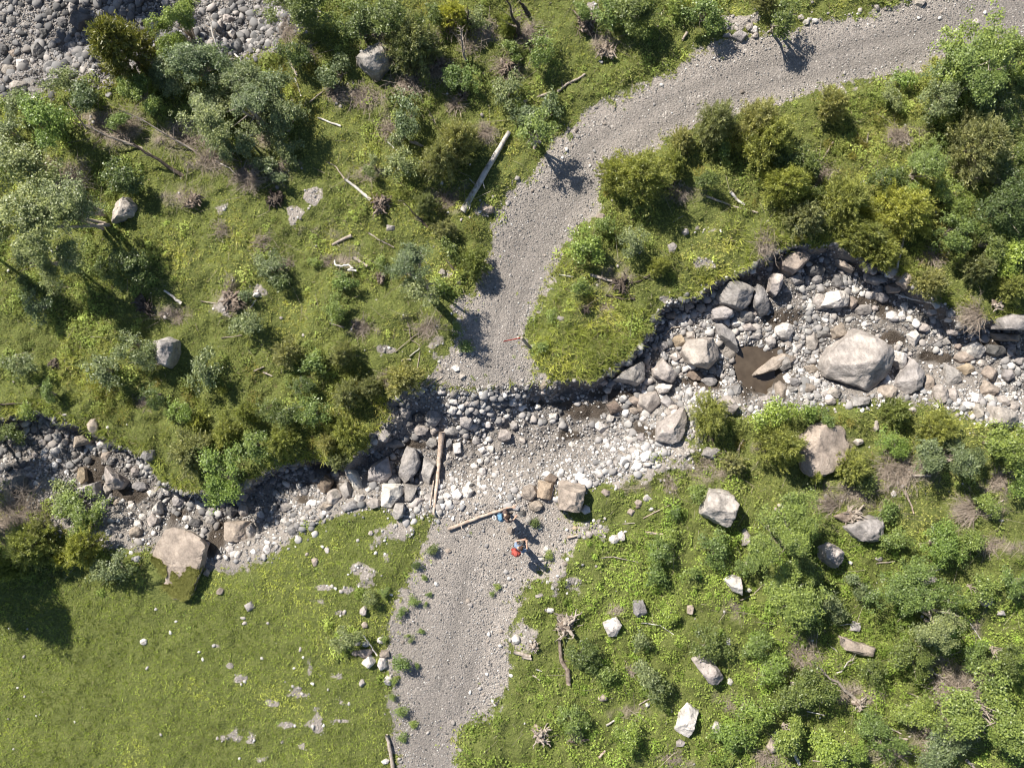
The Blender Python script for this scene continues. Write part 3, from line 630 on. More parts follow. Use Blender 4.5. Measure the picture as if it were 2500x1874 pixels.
RK = {GS: """1656,832,15,16,ochre 1686,819,16,10,pale 1589,981,27,25,pale 1550,977,12,12,tan 1502,996,18,15,brown 1490,1021,10,8,white 1467,1042,17,12,white 1351,1016,10,11,white 1281,1005,9,9,dark 1313,993,8,8,white 1309,971,9,9,grey 1233,1063,15,15,pale
1254,1040,13,8,mid 1396,1085,9,7,white 1496,1099,7,7,white 1565,1069,12,11,mid 1327,957,7,6,pale 1734,1103,21,12,mid 1800,951,13,12,grey 1734,929,16,14,grey 1698,918,20,12,brown 1547,1003,10,9,tan 1563,989,8,18,tan 1632,982,15,15,grey 1645,995,13,8,pale 1610,1006,10,9,mid 1632,1006,10,8,pale 1570,1022,8,8,white
2266,933,17,20,tan 2170,954,22,17,tan 2097,978,27,14,mid 2037,960,16,14,pale 2028,981,14,9,pale 2360,899,20,13,ochre 2354,872,22,13,tan 2381,854,26,18,white 2429,854,26,16,dark 2420,914,18,18,tan 2462,914,14,14,mid 2299,963,20,24,pale 2330,966,12,16,pale 2366,990,16,10,white 2390,1003,13,18,pale 2408,1018,6,8,white 2423,977,12,12,white 2385,972,10,11,white 2468,971,10,8,white 2414,951,22,17,tan 2453,980,12,11,pale 2477,990,12,11,pale
1995,681,12,12,grey 2046,685,15,18,grey 2055,666,9,7,pale 2120,655,12,11,grey 2133,664,9,8,mid 2146,682,27,11,grey 2210,685,18,17,tan 2183,703,18,13,tan 2135,715,10,10,pale 2155,725,15,12,mid 2088,709,9,8,white 2000,733,14,20,pale 2082,738,11,14,tan 2109,755,19,14,mid 2136,752,8,8,pale 2209,749,10,10,white 2180,773,14,12,white 2203,770,9,11,white 2221,779,9,9,white 2231,824,14,15,white 2256,800,13,11,pale 2278,761,12,7,pale 2290,807,6,8,white 1949,679,18,14,grey 1995,658,28,14,dark 1916,806,24,18,white 1983,833,17,20,pale 2049,806,18,19,tan 2010,815,16,10,grey 1983,902,15,11,tan 2197,839,8,7,white 1925,839,11,10,pale 1882,836,12,14,mid 1912,885,24,17,mid 1865,900,16,10,tan
1907,954,14,20,tan 1934,951,12,8,mid 1922,921,9,9,white 1943,933,12,12,grey 1977,948,14,11,tan 1868,972,18,7,pale 1640,770,14,9,tan 1650,755,10,10,grey 1680,745,16,11,pale 1712,752,13,12,grey 1730,770,12,9,mid 1822,771,18,16,mid 1797,790,12,9,white 1805,827,9,8,white 1830,800,16,10,pale 1850,820,12,9,mid 1838,765,12,9,pale 1610,800,12,8,grey 1618,842,14,12,mid 1650,870,12,12,pale 1595,873,10,8,dark 1470,930,12,9,pale 1484,953,9,8,white 1478,975,10,10,mid 1540,905,13,12,pale 1660,912,7,6,pale 1595,925,9,8,grey 2330,808,14,10,pale 2310,835,10,8,mid 2470,850,12,10,mid 2490,880,12,12,mid 2340,845,9,7,tan 2395,885,10,9,pale 2230,1000,9,6,pale 2260,975,6,6,white 2440,940,10,8,white
962,1174,18,14,grey 877,1217,15,10,white 844,1199,14,18,mid 814,1217,17,18,pale 853,1235,20,13,mid 793,1184,20,21,brown 911,1229,14,12,pale 793,1239,15,10,tan 700,1238,18,11,mid 694,1271,10,8,white 712,1295,12,12,grey 612,1298,14,19,pale 651,1340,9,11,white 650,1285,7,7,white 935,1060,18,17,mid 956,1082,30,11,grey 986,1006,14,14,mid 1022,1018,16,12,dark 1058,1018,20,18,grey 1137,1027,17,15,mid 1101,1051,19,13,grey 1104,1000,12,11,white 1108,981,10,8,white 1061,1051,11,11,pale 1028,1051,17,12,pale 1055,1081,13,15,grey 1116,1093,13,15,white 1095,1081,8,13,grey 1162,1075,9,10,mid 1191,1033,7,11,white 1116,1208,13,15,white 1143,1202,12,14,white 1092,1211,10,9,white 1178,1150,10,9,white 1179,1099,9,8,white 1200,1096,9,8,white 1158,1138,8,7,white 1107,1193,9,8,white 1146,1184,9,9,white 1028,1205,9,7,white 1071,1235,7,6,pale 1089,1229,7,10,white 1092,1114,6,10,white 1173,1126,8,8,white 1182,1190,7,7,white 1220,1193,5,5,white 1185,1202,7,6,white 1113,1226,10,6,mid 1020,1225,12,9,pale 1046,1215,12,9,mid 900,1195,8,6,white 1000,1035,10,8,dark 1140,985,8,7,pale 1205,985,8,6,mid 1240,1000,7,7,grey 1225,1025,8,6,mid 1260,985,6,6,pale 1300,1010,8,6,mid 1275,1075,8,7,pale 1160,1005,9,8,grey
252,1084,20,12,white 226,1039,13,17,tan 258,1113,12,12,tan 360,1111,14,14,grey 329,1150,12,12,pale 341,1187,18,10,grey 256,1193,14,13,pale 48,1134,16,10,dark 18,1141,12,9,dark 68,1144,10,7,grey 115,1159,7,6,grey 45,1190,22,22,dark 75,1162,12,9,grey 199,1162,12,21,ochre 371,1205,12,9,white 386,1193,9,8,pale 404,1196,11,13,white 434,1223,18,12,mid 371,1271,14,13,pale 335,1280,10,10,white 347,1262,9,8,white 329,1301,13,11,tan 244,1298,8,7,pale 232,1292,8,7,white 513,1269,13,13,mid 591,1244,11,17,pale 567,1244,17,18,dark 489,1235,10,10,white 591,1211,12,12,pale 626,1174,14,9,tan 636,1256,10,10,white 320,1349,7,6,white 474,1277,14,11,dark 284,1227,9,8,tan 321,1236,9,8,white 284,1096,7,7,white 60,1033,12,9,white 30,1033,14,9,mid 109,1051,9,8,grey 100,1078,7,8,mid 135,1063,9,8,grey 158,1012,8,5,pale 85,1110,8,8,pale 530,1360,9,6,white 560,1340,11,8,white 580,1355,7,9,white 500,1330,10,8,pale 630,1310,9,7,mid 670,1325,7,6,white 735,1265,8,7,grey 750,1240,9,8,mid 540,1230,10,8,mid""",
GR: """1346,1171,14,12,brown 1290,1202,17,16,tan 1330,1199,17,24,ochre 1309,1236,16,12,tan 1432,1244,11,10,white 1290,1269,10,9,mid 1275,1253,9,8,dark 1352,1217,6,6,white 1438,1304,9,8,pale 1405,1289,7,7,ochre 1095,1345,9,6,tan 1179,1295,6,4,grey 1143,1306,5,4,grey 1322,1363,9,6,white 1385,1364,6,6,white 1422,1378,5,5,grey 897,1615,13,12,white 932,1621,11,18,white 929,1562,9,8,white 890,1594,19,10,tan 867,1594,9,8,tan 893,1573,9,7,white 874,1570,9,6,pale 938,1597,15,10,tan 890,1525,8,8,tan 887,1492,9,12,pale 948,1661,11,12,white 884,1668,9,9,mid 1064,1424,5,6,white 1147,1689,5,6,white 1208,1718,6,6,white 1233,1428,6,5,pale 974,1851,6,7,pale 941,1858,9,7,white 1247,1648,6,5,white 1260,1562,10,10,white 1318,1454,9,6,pale 1191,510,14,11,tan 1467,528,12,7,tan 1119,785,7,7,mid 1803,86,17,13,mid 1830,65,9,8,pale 1842,72,10,8,white 1845,87,8,8,pale 1776,86,12,5,mid 2248,5,13,10,pale 1956,42,9,7,pale 1969,54,8,7,white 1990,50,9,6,white 2094,35,7,5,white 2141,18,7,8,pale 2385,54,9,8,pale 2403,32,6,6,white 2293,45,6,5,white 2242,45,5,5,white 1327,940,8,12,tan 1113,899,10,7,white 1128,920,9,7,pale 1122,860,8,7,pale 1369,777,9,7,pale 1232,1262,5,5,grey 1247,1295,8,9,tan 1336,1340,9,8,white 1318,1290,6,5,white 1342,1490,9,7,white 956,1451,6,4,white""",
GL: """1821,1313,12,24,pale 1499,1316,12,10,white 1518,1309,9,11,white 1526,1297,6,5,white 1579,1217,11,8,white 1559,1227,9,7,tan 1557,1236,8,5,brown 1542,1250,8,8,tan 1589,1242,7,5,white 1480,1202,10,8,tan 1571,1147,9,5,white 1631,1141,6,5,pale 2183,1205,6,9,white 2076,1373,7,6,white 2148,1363,9,6,pale 2097,1078,12,9,pale 2140,1039,8,13,pale 1686,1486,10,12,tan 1827,1440,9,5,white 1782,1664,8,8,white 1661,1814,12,8,pale 1749,1778,10,14,white 1471,1704,12,8,tan 1580,1721,7,7,white 1779,1567,5,10,white 2088,1529,12,14,mid 2411,1467,14,13,pale 2446,1495,10,8,mid 2269,1416,18,12,pale 2495,1428,10,10,pale 2161,1413,7,5,tan 1889,1820,14,17,tan 1642,605,11,13,mid 1674,566,8,8,mid 953,556,11,8,mid 1080,664,10,8,pale 624,718,9,6,white 2155,283,7,5,pale 2061,1853,7,9,tan 1331,243,5,7,pale 1348,249,7,5,white 1468,152,7,6,mid""",
GW: """798,1343,6,8,white 749,1352,5,5,tan 788,1334,5,5,white 905,1301,8,6,pale 769,1370,8,10,tan 917,1349,5,5,white 608,1481,10,11,mid 537,1443,9,9,tan 593,1507,8,5,pale 597,1520,7,5,pale 350,1567,9,7,white 430,1516,5,5,white 416,1543,5,6,white 486,1590,5,5,white 495,1608,4,6,white 504,1398,8,8,tan 733,1584,4,7,pale 718,1630,5,5,white 764,1668,6,5,white 832,1443,6,5,pale 820,1436,5,5,white""",
GV: """193,48,22,20,dark 175,18,9,14,mid 151,51,13,9,grey 347,51,17,13,grey 344,72,13,11,grey 271,62,14,10,grey 232,69,11,13,dark 232,103,12,15,grey 90,121,15,18,grey 106,78,11,10,dark 27,51,10,10,grey 3,42,9,12,mid 6,121,10,15,dark 50,154,13,14,white 21,169,17,14,pale 30,130,10,8,tan 42,208,20,13,pale 69,199,13,10,grey 75,223,22,10,mid 83,240,16,5,white 250,148,8,11,mid 223,173,9,6,white 267,167,7,8,white 564,81,11,13,white 537,57,6,10,pale 555,45,13,9,pale 374,57,8,13,grey 300,30,10,9,grey 210,130,9,8,mid 140,100,10,8,grey 120,30,11,9,dark 60,60,9,8,mid 280,110,8,7,mid 320,20,9,10,grey"""}
allr = []
for grp, s in RK.items():
    for t in s.split():
        a = t.split(','); allr.append((float(a[0]), float(a[1]), float(a[2]), float(a[3]), a[4], grp))
allr.sort(key=lambda r: -r[2] * r[3])
KEEP, REST = allr[:345], allr[345:]
for x, y, rx, ry, tn, grp in KEEP:
    gen_rock(x, y, rx, ry, tn, grp, 0.42 if grp == GW else (0.5 if max(rx, ry) < 12 else 0.66))

# ------------------------------------------------------------------ uncountable cobbles: low-poly stones merged in one mesh each
PROTO = []
for i in range(14):
    d_, f_ = ICO[2 if i < 8 else 1]
    rng = random.Random(100 + i)
    pl = [((rng.gauss(0, 1), rng.gauss(0, 1), rng.gauss(0, 1)), rng.uniform(0.55, 1.0)) for _ in range(9)] + [((1, 0, 0), 1.1), ((-1, 0, 0), 1.1), ((0, 1, 0), 1.0), ((0, -1, 0), 1.0), ((0, 0, 1), .8), ((0, 0, -1), .8)]
    v = rock_verts(d_, pl, rng.choice([24, 40, 60]), 0.07, 1.0, 300 + i)
    v = v / np.abs(v).max() * np.array([1, rng.uniform(.7, 1), rng.uniform(.45, .75)])
    PROTO.append((v, f_))
def scatter(n, dens, box=None, seed=0):
    r = np.random.default_rng(seed)
    x0, x1, y0, y1 = box or (GX0 + .3, GX1 - .3, GY0 + .3, GY1 - .3)
    x = r.uniform(x0, x1, n); y = r.uniform(y0, y1, n)
    k = r.random(n) < lerp_grid(dens, x, y)
    x, y = x[k], y[k]
    return x, y, lerp_grid(HZ, x, y), r
def stones(name, label, n, dens, smin, smax, pw, palette, seed, low=False, gain=None, box=None):
    x, y, z, r = scatter(n, dens, box, seed)
    s = smin + (smax - smin) * r.random(len(x)) ** pw
    VV = []; FF = []; CC = []; off = 0
    pal = np.array([TONE[t] for t in palette])
    ids = r.integers(8 if low else 0, 14 if low else 12, len(x))
    for pid in np.unique(ids):
        v, f = PROTO[pid]; m = np.where(ids == pid)[0]
        a = r.uniform(0, 6.283, len(m)); tx = r.normal(0, .25, len(m))
        c, sn = np.cos(a)[:, None], np.sin(a)[:, None]
        sx = s[m][:, None]
        zz = v[None, :, 2] + v[None, :, 0] * tx[:, None]
        P = np.stack([(v[None, :, 0] * c - v[None, :, 1] * sn) * sx + x[m][:, None], (v[None, :, 0] * sn + v[None, :, 1] * c) * sx + y[m][:, None], zz * sx + z[m][:, None] + sx * 0.2], -1)
        col = pal[r.integers(0, len(pal), len(m))] * r.uniform(0.55, 1.10, (len(m), 1))
        if gain is not None: col = col * lerp_grid(gain, x[m], y[m])[:, None]
        VV.append(P.reshape(-1, 3)); CC.append(np.repeat(col, len(v), 0))
        FF.append((f[None] + (np.arange(len(m)) * len(v))[:, None, None]).reshape(-1, 3) + off); off += len(m) * len(v)
    me = npmesh(name, np.concatenate(VV), np.concatenate(FF), False)
    pcol(me, "col", np.concatenate(CC))
    return tag(link(name, me, M_COB), label, "stones", None, "stuff")
clump = np.clip(0.35 + 1.1 * fbm(MX, MY, 0.55, 3, 21), 0, 1)
free = (~rock_mask).astype(float)
frame = ((np.abs(MX) < 24.2) & (np.abs(MY) < 18.6)).astype(float)
gainS = 0.82 + 0.55 * sst((dS < 1.5) * 1.0) * 0.5 + 0.25 * sst((MX - W0((1050, 0))[0]) / 4 + 0.5)
dry = (1 - 0.9 * wet) * (1 - poolm) * free * frame
SBOX = (-24.1, 24.1, -7.5, 8.5)
stones("stream_cobbles", "loose grey and white cobbles packed along the stream bed", 60000, strm * dry * (0.2 + 0.8 * clump) * (1 - 0.94 * ford), 0.04, 0.24, 4.2, ['grey', 'mid', 'mid', 'pale', 'white', 'grey', 'white'], 31, gain=gainS, box=SBOX)
stones("stream_pebbles", "small grey pebbles covering the stream bed", 170000, strm * (1 - 0.9 * wet) * (1 - poolm) * free * frame * (0.3 + 0.7 * clump), 0.024, 0.080, 1.5, ['grey', 'mid', 'dark', 'pale', 'grey', 'white'], 32, True, gainS, SBOX)
stones("river_gravel", "grey gravel and small stones of the riverbed in the upper left corner", 30000, rivm * free * frame, 0.02, 0.07, 1.6, ['grey', 'mid', 'pale', 'dark', 'mid'], 39, True, box=(-24, -8, 10.5, 18.5))
stones("river_cobbles", "rounded grey cobbles of the riverbed in the upper left corner", 13000, rivm * free * frame * np.clip(0.5 + 0.9 * fbm(MX, MY, .7, 3, 41), 0.25, 1), 0.025, 0.28, 6.0, ['grey', 'mid', 'dark', 'grey', 'pale', 'mid', 'dark'], 33, box=(-24, -8, 10.5, 18.5))
verge = np.exp(-((sdR - 0.25) / 0.5) ** 2)
rd = np.clip(roadm * (0.42 + 0.5 * verge + 0.8 * lowv) * (1 - 0.85 * track), 0, 1) * free * frame * (1 - strm)
stones("road_gravel", "loose angular gravel scattered over the track", 230000, rd * 1.2, 0.014, 0.050, 2.4, ['mid', 'pale', 'grey', 'pale', 'white', 'mid', 'dark'], 34, True)
stones("verge_stones", "pale fist sized stones strewn along the edges of the track", 34000, np.clip(roadm * (0.14 * verge + 1.0 * lowv) + 0.025 * roadm, 0, 1) * (0.15 + 0.85 * clump) * free * frame * (1 - strm), 0.035, 0.13, 2.6, ['white', 'pale', 'pale', 'mid', 'tan'], 35)
pile = np.exp(-((MX - W0((1150, 0))[0]) / 1.3) ** 2 - ((MY - W0((0, 1195))[1]) / 0.75) ** 2) + np.exp(-((MX - W0((1188, 0))[0]) / 0.6) ** 2 - ((MY - W0((0, 1110))[1]) / 0.9) ** 2) + 0.5 * np.exp(-((MX - W0((1560, 0))[0]) / 2.6) ** 2 - ((MY - W0((0, 1110))[1]) / 0.9) ** 2)
stones("pale_cobbles", "pale cobbles heaped beside the split beam and on the near bank", 1500, np.clip(pile, 0, 1) * free * frame, 0.05, 0.17, 2.0, ['white', 'white', 'pale'], 38, box=(-4.5, 9, -7, -1.5))
topv = np.exp(-((MX - W0((2060, 0))[0]) / 3.4) ** 2 - ((MY - W0((0, 38))[1] - 0.06 * (MX - W0((2060, 0))[0])) / 0.45) ** 2)
stones("roadside_cobbles", "row of pale cobbles along the upper edge of the road", 8000, topv * free * 0.9, 0.05, 0.15, 1.6, ['white', 'pale', 'mid', 'pale'], 36)
stones("meadow_stones", "small pale stones showing in bare spots of the grass", 60000, np.clip(bare * 0.9 * (1 - roadm) * (1 - strm) * (1 - rivm) + 0.020 * veg * clump + 0.10 * dirt * veg, 0, 1) * free * frame, 0.022, 0.10, 2.2, ['white', 'white', 'pale', 'pale'], 37)
# the small single rocks of the list that are beyond the countable number
VV = []; FF = []; CC = []; off = 0
for x, y, rx, ry, tn, grp in REST:
    v, f = PROTO[int(x) % 8]; g = G(x, y)
    P = v * np.array([rx * GSD, ry * GSD, min(rx, ry) * GSD * 0.8]) + np.array([g.x, g.y, g.z + 0.03])
    VV.append(P); FF.append(f + off); off += len(v); CC.append(np.repeat(np.array([TONE[tn]]), len(v), 0))
if VV:
    me = npmesh("scattered_stones", np.concatenate(VV), np.concatenate(FF), True); pcol(me, "col", np.concatenate(CC))
    tag(link("scattered_stones", me, M_COB), "scattered single stones of the stream, verge and lawn", "stones", None, "stuff")

# ------------------------------------------------------------------ plant prototypes (unit radius, base at z = 0)
def leaf_quads(P, Nn, L, Wd, r, fold=0.0):
    """kite-shaped leaves at P with normals Nn"""
    n = len(P)
    t = r.normal(0, 1, (n, 3)); t -= (t * Nn).sum(1)[:, None] * Nn; t /= np.linalg.norm(t, axis=1)[:, None] + 1e-9
    b = np.cross(Nn, t)
    L = np.asarray(L).reshape(-1, 1) * np.ones((n, 1)); Wd = np.asarray(Wd).reshape(-1, 1) * np.ones((n, 1))
    a = P; c = P + t * L
    l = P + t * L * 0.45 + b * Wd * 0.5 + Nn * fold * L; q = P + t * L * 0.45 - b * Wd * 0.5 + Nn * fold * L
    V = np.stack([a, q, c, l], 1).reshape(-1, 3)
    F = np.arange(n * 4).reshape(n, 4)
    return V, F
def crown_leafy(seed, nt, nl, lsz, flat=0.85, spread=0.13, ztop=1.5):
    r = np.random.default_rng(seed)
    nlobe = r.integers(9, 15)
    la = r.uniform(0, 6.283, nlobe); lr = r.uniform(0.2, 0.86, nlobe)
    lc = np.stack([np.cos(la) * lr, np.sin(la) * lr, r.uniform(-.25, .40, nlobe) * (1 - lr * .4)], -1); lc[0] = (0, 0, 0.45)
    ls = r.uniform(0.15, 0.40, nlobe)
    w = ls ** 2; w /= w.sum()
    k = r.choice(nlobe, nt, p=w)
    d = r.normal(0, 1, (nt, 3)); d[:, 2] = np.abs(d[:, 2]) * 0.9 - 0.25; d /= np.linalg.norm(d, axis=1)[:, None]
    cut = r.uniform(0, 6.283)
    T = lc[k] + d * (ls[k] * r.uniform(0.55, 1.06, nt))[:, None]
    an = np.arctan2(T[:, 1], T[:, 0]); gap = (np.cos(an - cut) > 0.62) & (np.hypot(T[:, 0], T[:, 1]) > 0.42) & (r.random(nt) < 0.7); T[gap] *= np.array([.55, .55, .6])
    st = r.random(nt) < 0.10; T[st] = T[st] * np.array([1.28, 1.28, 1.1])
    out = T - np.array([0, 0, -0.5]); out /= np.linalg.norm(out, axis=1)[:, None]
    Pt = np.repeat(T, nl, 0); o = np.repeat(out, nl, 0)
    jit = r.normal(0, 1, Pt.shape) * spread * np.array([1, 1, 0.75])
    Pt = Pt + jit - o * 0.03
    nn = o * 0.55 + np.array([0, 0, 0.55]) + r.normal(0, 0.55, Pt.shape); nn /= np.linalg.norm(nn, axis=1)[:, None]
    V, F = leaf_quads(Pt, nn, lsz * r.uniform(0.6, 1.25, len(Pt)), lsz * 0.62 * r.uniform(0.7, 1.2, len(Pt)), r, 0.06)
    V[:, 2] = V[:, 2] * flat + 0.85
    # tint per twig and per leaf
    tt = np.repeat(np.clip(r.normal(0.5, 0.20, nt), 0, 1), nl) + r.normal(0, 0.16, len(Pt))
    tt = np.where(r.random(len(tt)) < 0.03, 1.0, tt)
    me = npmesh("crown_mesh", V, F)
    a = me.attributes.new("tint", 'FLOAT', 'FACE'); a.data.foreach_set("value", np.clip(tt, 0, 1).astype(np.float32))
    return me, T * np.array([1, 1, flat]) + np.array([0, 0, 0.85])
def crown_needle(seed, nb, nn_, tall=1.7, nl=0.11):
    """feathery needled crown: plumes carried on ascending branches round a stem"""
    r = np.random.default_rng(seed)
    h = r.random(nb) ** 1.25
    a = r.uniform(0, 6.283, nb) + 0.0
    nar = r.integers(5, 9); ph = r.uniform(0, 6.283)
    rad = (1 - h) ** 0.75 * r.uniform(0.35, 1.0, nb) * (0.86 + 0.16 * np.cos(nar * a + ph))
    base = np.stack([np.cos(a) * rad, np.sin(a) * rad, 0.15 + h * tall * 0.85 + 0.22 * rad], -1)
    ax = np.stack([np.cos(a), np.sin(a), 0.35 + 0.9 * h], -1) + r.normal(0, .18, (nb, 3)); ax /= np.linalg.norm(ax, axis=1)[:, None]
    ln = r.uniform(0.22, 0.42, nb)
    u = r.random((nb, nn_))
    B = np.repeat(base, nn_, 0); A = np.repeat(ax, nn_, 0)
    P = B + A * (u.reshape(-1) * np.repeat(ln, nn_))[:, None] + r.normal(0, 0.035, (nb * nn_, 3))
    dr = A * 0.75 + r.normal(0, 0.55, P.shape); dr /= np.linalg.norm(dr, axis=1)[:, None]
    up = r.normal(0, 1, P.shape); s = np.cross(dr, up); s /= np.linalg.norm(s, axis=1)[:, None]
    L = (nl * r.uniform(0.6, 1.4, len(P)))[:, None]; w = L * 0.20
    V = np.stack([P - s * w, P + s * w, P + dr * L + s * w * .4, P + dr * L - s * w * .4], 1).reshape(-1, 3)
    F = np.arange(len(V)).reshape(-1, 4)
    tt = np.repeat(np.clip(r.normal(0.5, 0.32, nb), 0, 1), nn_) * 0.9 + 0.0 + 0.3 * u.reshape(-1) ** 2 + r.normal(0, .1, len(P))
    me = npmesh("needle_mesh", V, F)
    at = me.attributes.new("tint", 'FLOAT', 'FACE'); at.data.foreach_set("value", np.clip(tt, 0, 1).astype(np.float32))
    return me, base
def stems_leafy(seed, tips, n=9, r0=0.05):
    rng = random.Random(seed); tb = TB()
    for i in rng.sample(range(len(tips)), min(n, len(tips))):
        t = tips[i]; b = np.array([rng.uniform(-.06, .06), rng.uniform(-.06, .06), -0.05])
        m = b * 0.45 + t * 0.55 + np.array([rng.uniform(-.08, .08), rng.uniform(-.08, .08), 0.10])
        m[:2] *= 0.75
        tb.tube([b, (b + m) / 2 + [rng.uniform(-.03, .03), rng.uniform(-.03, .03), .03], m, t], [r0, r0 * .8, r0 * .5, r0 * .18], 5)
        for _ in range(2):
            j = tips[rng.randrange(len(tips))]
            if np.linalg.norm(j - m) < 0.7: tb.tube([m, (m + j) / 2 + [0, 0, .04], j], [r0 * .4, r0 * .26, r0 * .1], 4)
    return tb.mesh("stem_mesh")
def stems_needle(seed, base, tall=1.7):
    rng = random.Random(seed); tb = TB()
    tb.tube([(0, 0, -.05), (0.01, 0, tall * .4), (0, 0.01, tall * .8), (0, 0, tall)], [0.06, 0.045, 0.025, 0.008], 6)
    for i in rng.sample(range(len(base)), min(34, len(base))):
        b = base[i]; z0 = max(0.05, b[2] - 0.28 * math.hypot(b[0], b[1]) - 0.08)
        tb.tube([(0, 0, z0), (b[0] * .5, b[1] * .5, (z0 + b[2]) / 2 - .02), tuple(b)], [0.018, 0.012, 0.005], 4)
    return tb.mesh("trunk_mesh")
PL_L = {}
for sz, (nt, nl, ls, sp) in {'s': (55, 13, 0.20, 0.15), 'm': (130, 16, 0.118, 0.10), 'l': (270, 20, 0.080, 0.070), 'x': (520, 24, 0.054, 0.050)}.items():
    PL_L[sz] = []
    for i in range(7):
        me, tips = crown_leafy(500 + i + ord(sz), nt, nl, ls, spread=sp)
        PL_L[sz].append((me, stems_leafy(40 + i, tips, {'s': 6, 'm': 9, 'l': 13, 'x': 18}[sz], {'s': .035, 'm': .03, 'l': .032, 'x': .025}[sz])))
PL_J = {}
for sz, (nb, nn_, nl) in {'s': (110, 30, 0.12), 'm': (240, 38, 0.080), 'l': (420, 46, 0.058)}.items():
    PL_J[sz] = []
    for i in range(3):
        me, base = crown_needle(700 + i + ord(sz), nb, nn_, 1.25 if sz != 'l' else 1.5, nl)
        PL_J[sz].append((me, stems_needle(60 + i, base, 1.25 if sz != 'l' else 1.5)))
me, base = crown_needle(801, 420, 32, 2.6, 0.085); PL_J['t'] = [(me, stems_needle(77, base, 2.6))]
_matcopy = {}
def shared(me, mat):
    """one mesh datablock per (prototype, material)"""
    k = (me.name, mat.name)
    if k not in _matcopy:
        c = me.copy(); c.materials.clear(); c.materials.append(mat); _matcopy[k] = c
    return _matcopy[k]
KIND = {'W': ("leafy_shrub", "grey-green leafy shrub", "shrub"), 'B': ("leafy_bush", "green leafy bush", "bush"), 'D': ("leafy_bush", "dark green leafy bush", "bush"), 'G': ("leafy_bush", "bright green leafy bush", "bush"),
        'J': ("conifer_bush", "yellow-green needled bush", "bush"), 'Y': ("conifer_bush", "bright yellow needled bush", "bush"), 'S': ("spruce_tree", "dark needled spruce", "tree"), 'R': ("conifer_bush", "brownish needled bush", "bush")}
GROUPS = {"leafy_shrub": "leafy shrubs on the slope", "leafy_bush": "green bushes on the slope", "conifer_bush": "needled bushes on the slope", "spruce_tree": "spruces on the slope"}
NPL = 0
def gx_off(px): return px < -20
def plant(px, py, rpx, kind, hs=1.0, label=None, lean=None, zc=None, kindname=None):
    """plant whose crown centre is seen at photo pixel (px,py), crown radius rpx pixels; hs stretches its height"""
    global NPL
    NPL += 1
    rng = random.Random(NPL * 13 + 5)
    r = rpx * GSD
    need = kind in 'JYSR'
    if hs == 1.0 and rpx > 18: hs = 1.3
    cz = (0.85 if not need else 0.62) * r * hs
    if kind == 'S': cz = 1.2 * r * hs
    if zc is not None: cz = zc
    g = G(px, py, cz)
    r *= (CAM_H - g.z - cz) / CAM_H * 1.06
    sz = 's' if rpx < 29 else ('m' if rpx < 50 else ('l' if rpx < 72 or kind in 'JYSR' else 'x'))
    nm, ds, cat = KIND[kind]
    if kindname: nm, ds, cat = kindname
    e = bpy.data.objects.new(nm, None); COL.objects.link(e); e.empty_display_size = 0.2
    lib = PL_J if need else PL_L
    if kind == 'S': sz = 't'
    cm, sm = lib[sz][rng.randrange(len(lib[sz]))]
    up = cz / (0.85 * r) if not need else hs
    base = Vector(g)
    if lean: base = G(*lean)
    e.location = base
    off = Vector((g.x, g.y, g.z)) - base
    if lean:
        zc_ = cz - 0.85 * r * 0.9 + off.z
        c = link("crown", shared(cm, M_LEAF[kind]), None, e, (off.x, off.y, max(zc_, 0.1)))
        c.scale = (r, r, r * 0.9); c.rotation_euler = (0, 0, rng.uniform(0, 6.28))
        tb = TB()
        for j in range(1 if gx_off(px) else 3):
            jx, jy = rng.uniform(-.5, .5) * r, rng.uniform(-.5, .5) * r
            top = np.array([off.x + jx, off.y + jy, max(zc_, 0.1) + r * 0.9])
            tb.tube([(rng.uniform(-.2, .2), rng.uniform(-.2, .2), -0.1), top * 0.4 + np.array([0, 0, top[2] * .06]), top * 0.75 + np.array([0, 0, .05 * top[2]]), top], [0.075, 0.06, 0.045, 0.015], 6)
            for q in range(4):
                s_ = top * rng.uniform(.5, .95); tb.tube([s_, s_ + np.array([rng.uniform(-.6, .6), rng.uniform(-.6, .6), .35]) * r], [0.025, 0.006], 4)
        me = tb.mesh("trunk_mesh"); link("trunk", me, M_GREY, e)
    else:
        rot = rng.uniform(0, 6.28); sc = (r * rng.uniform(.80, 1.24), r * rng.uniform(.80, 1.24), r * (up if not need else hs) * rng.uniform(.92, 1.08))
        c = link("crown", shared(cm, M_LEAF[kind]), None, e); c.scale = sc; c.rotation_euler = (0, 0, rot)
        t = link("trunk", shared(sm, M_BROWN if need else M_GREY), None, e); t.scale = sc; t.rotation_euler = (0, 0, rot)
    if label: tag(e, label, cat, GROUPS.get(nm))
    else: later(e, ds, px, py, rpx, cat, GROUPS.get(nm))
    return e
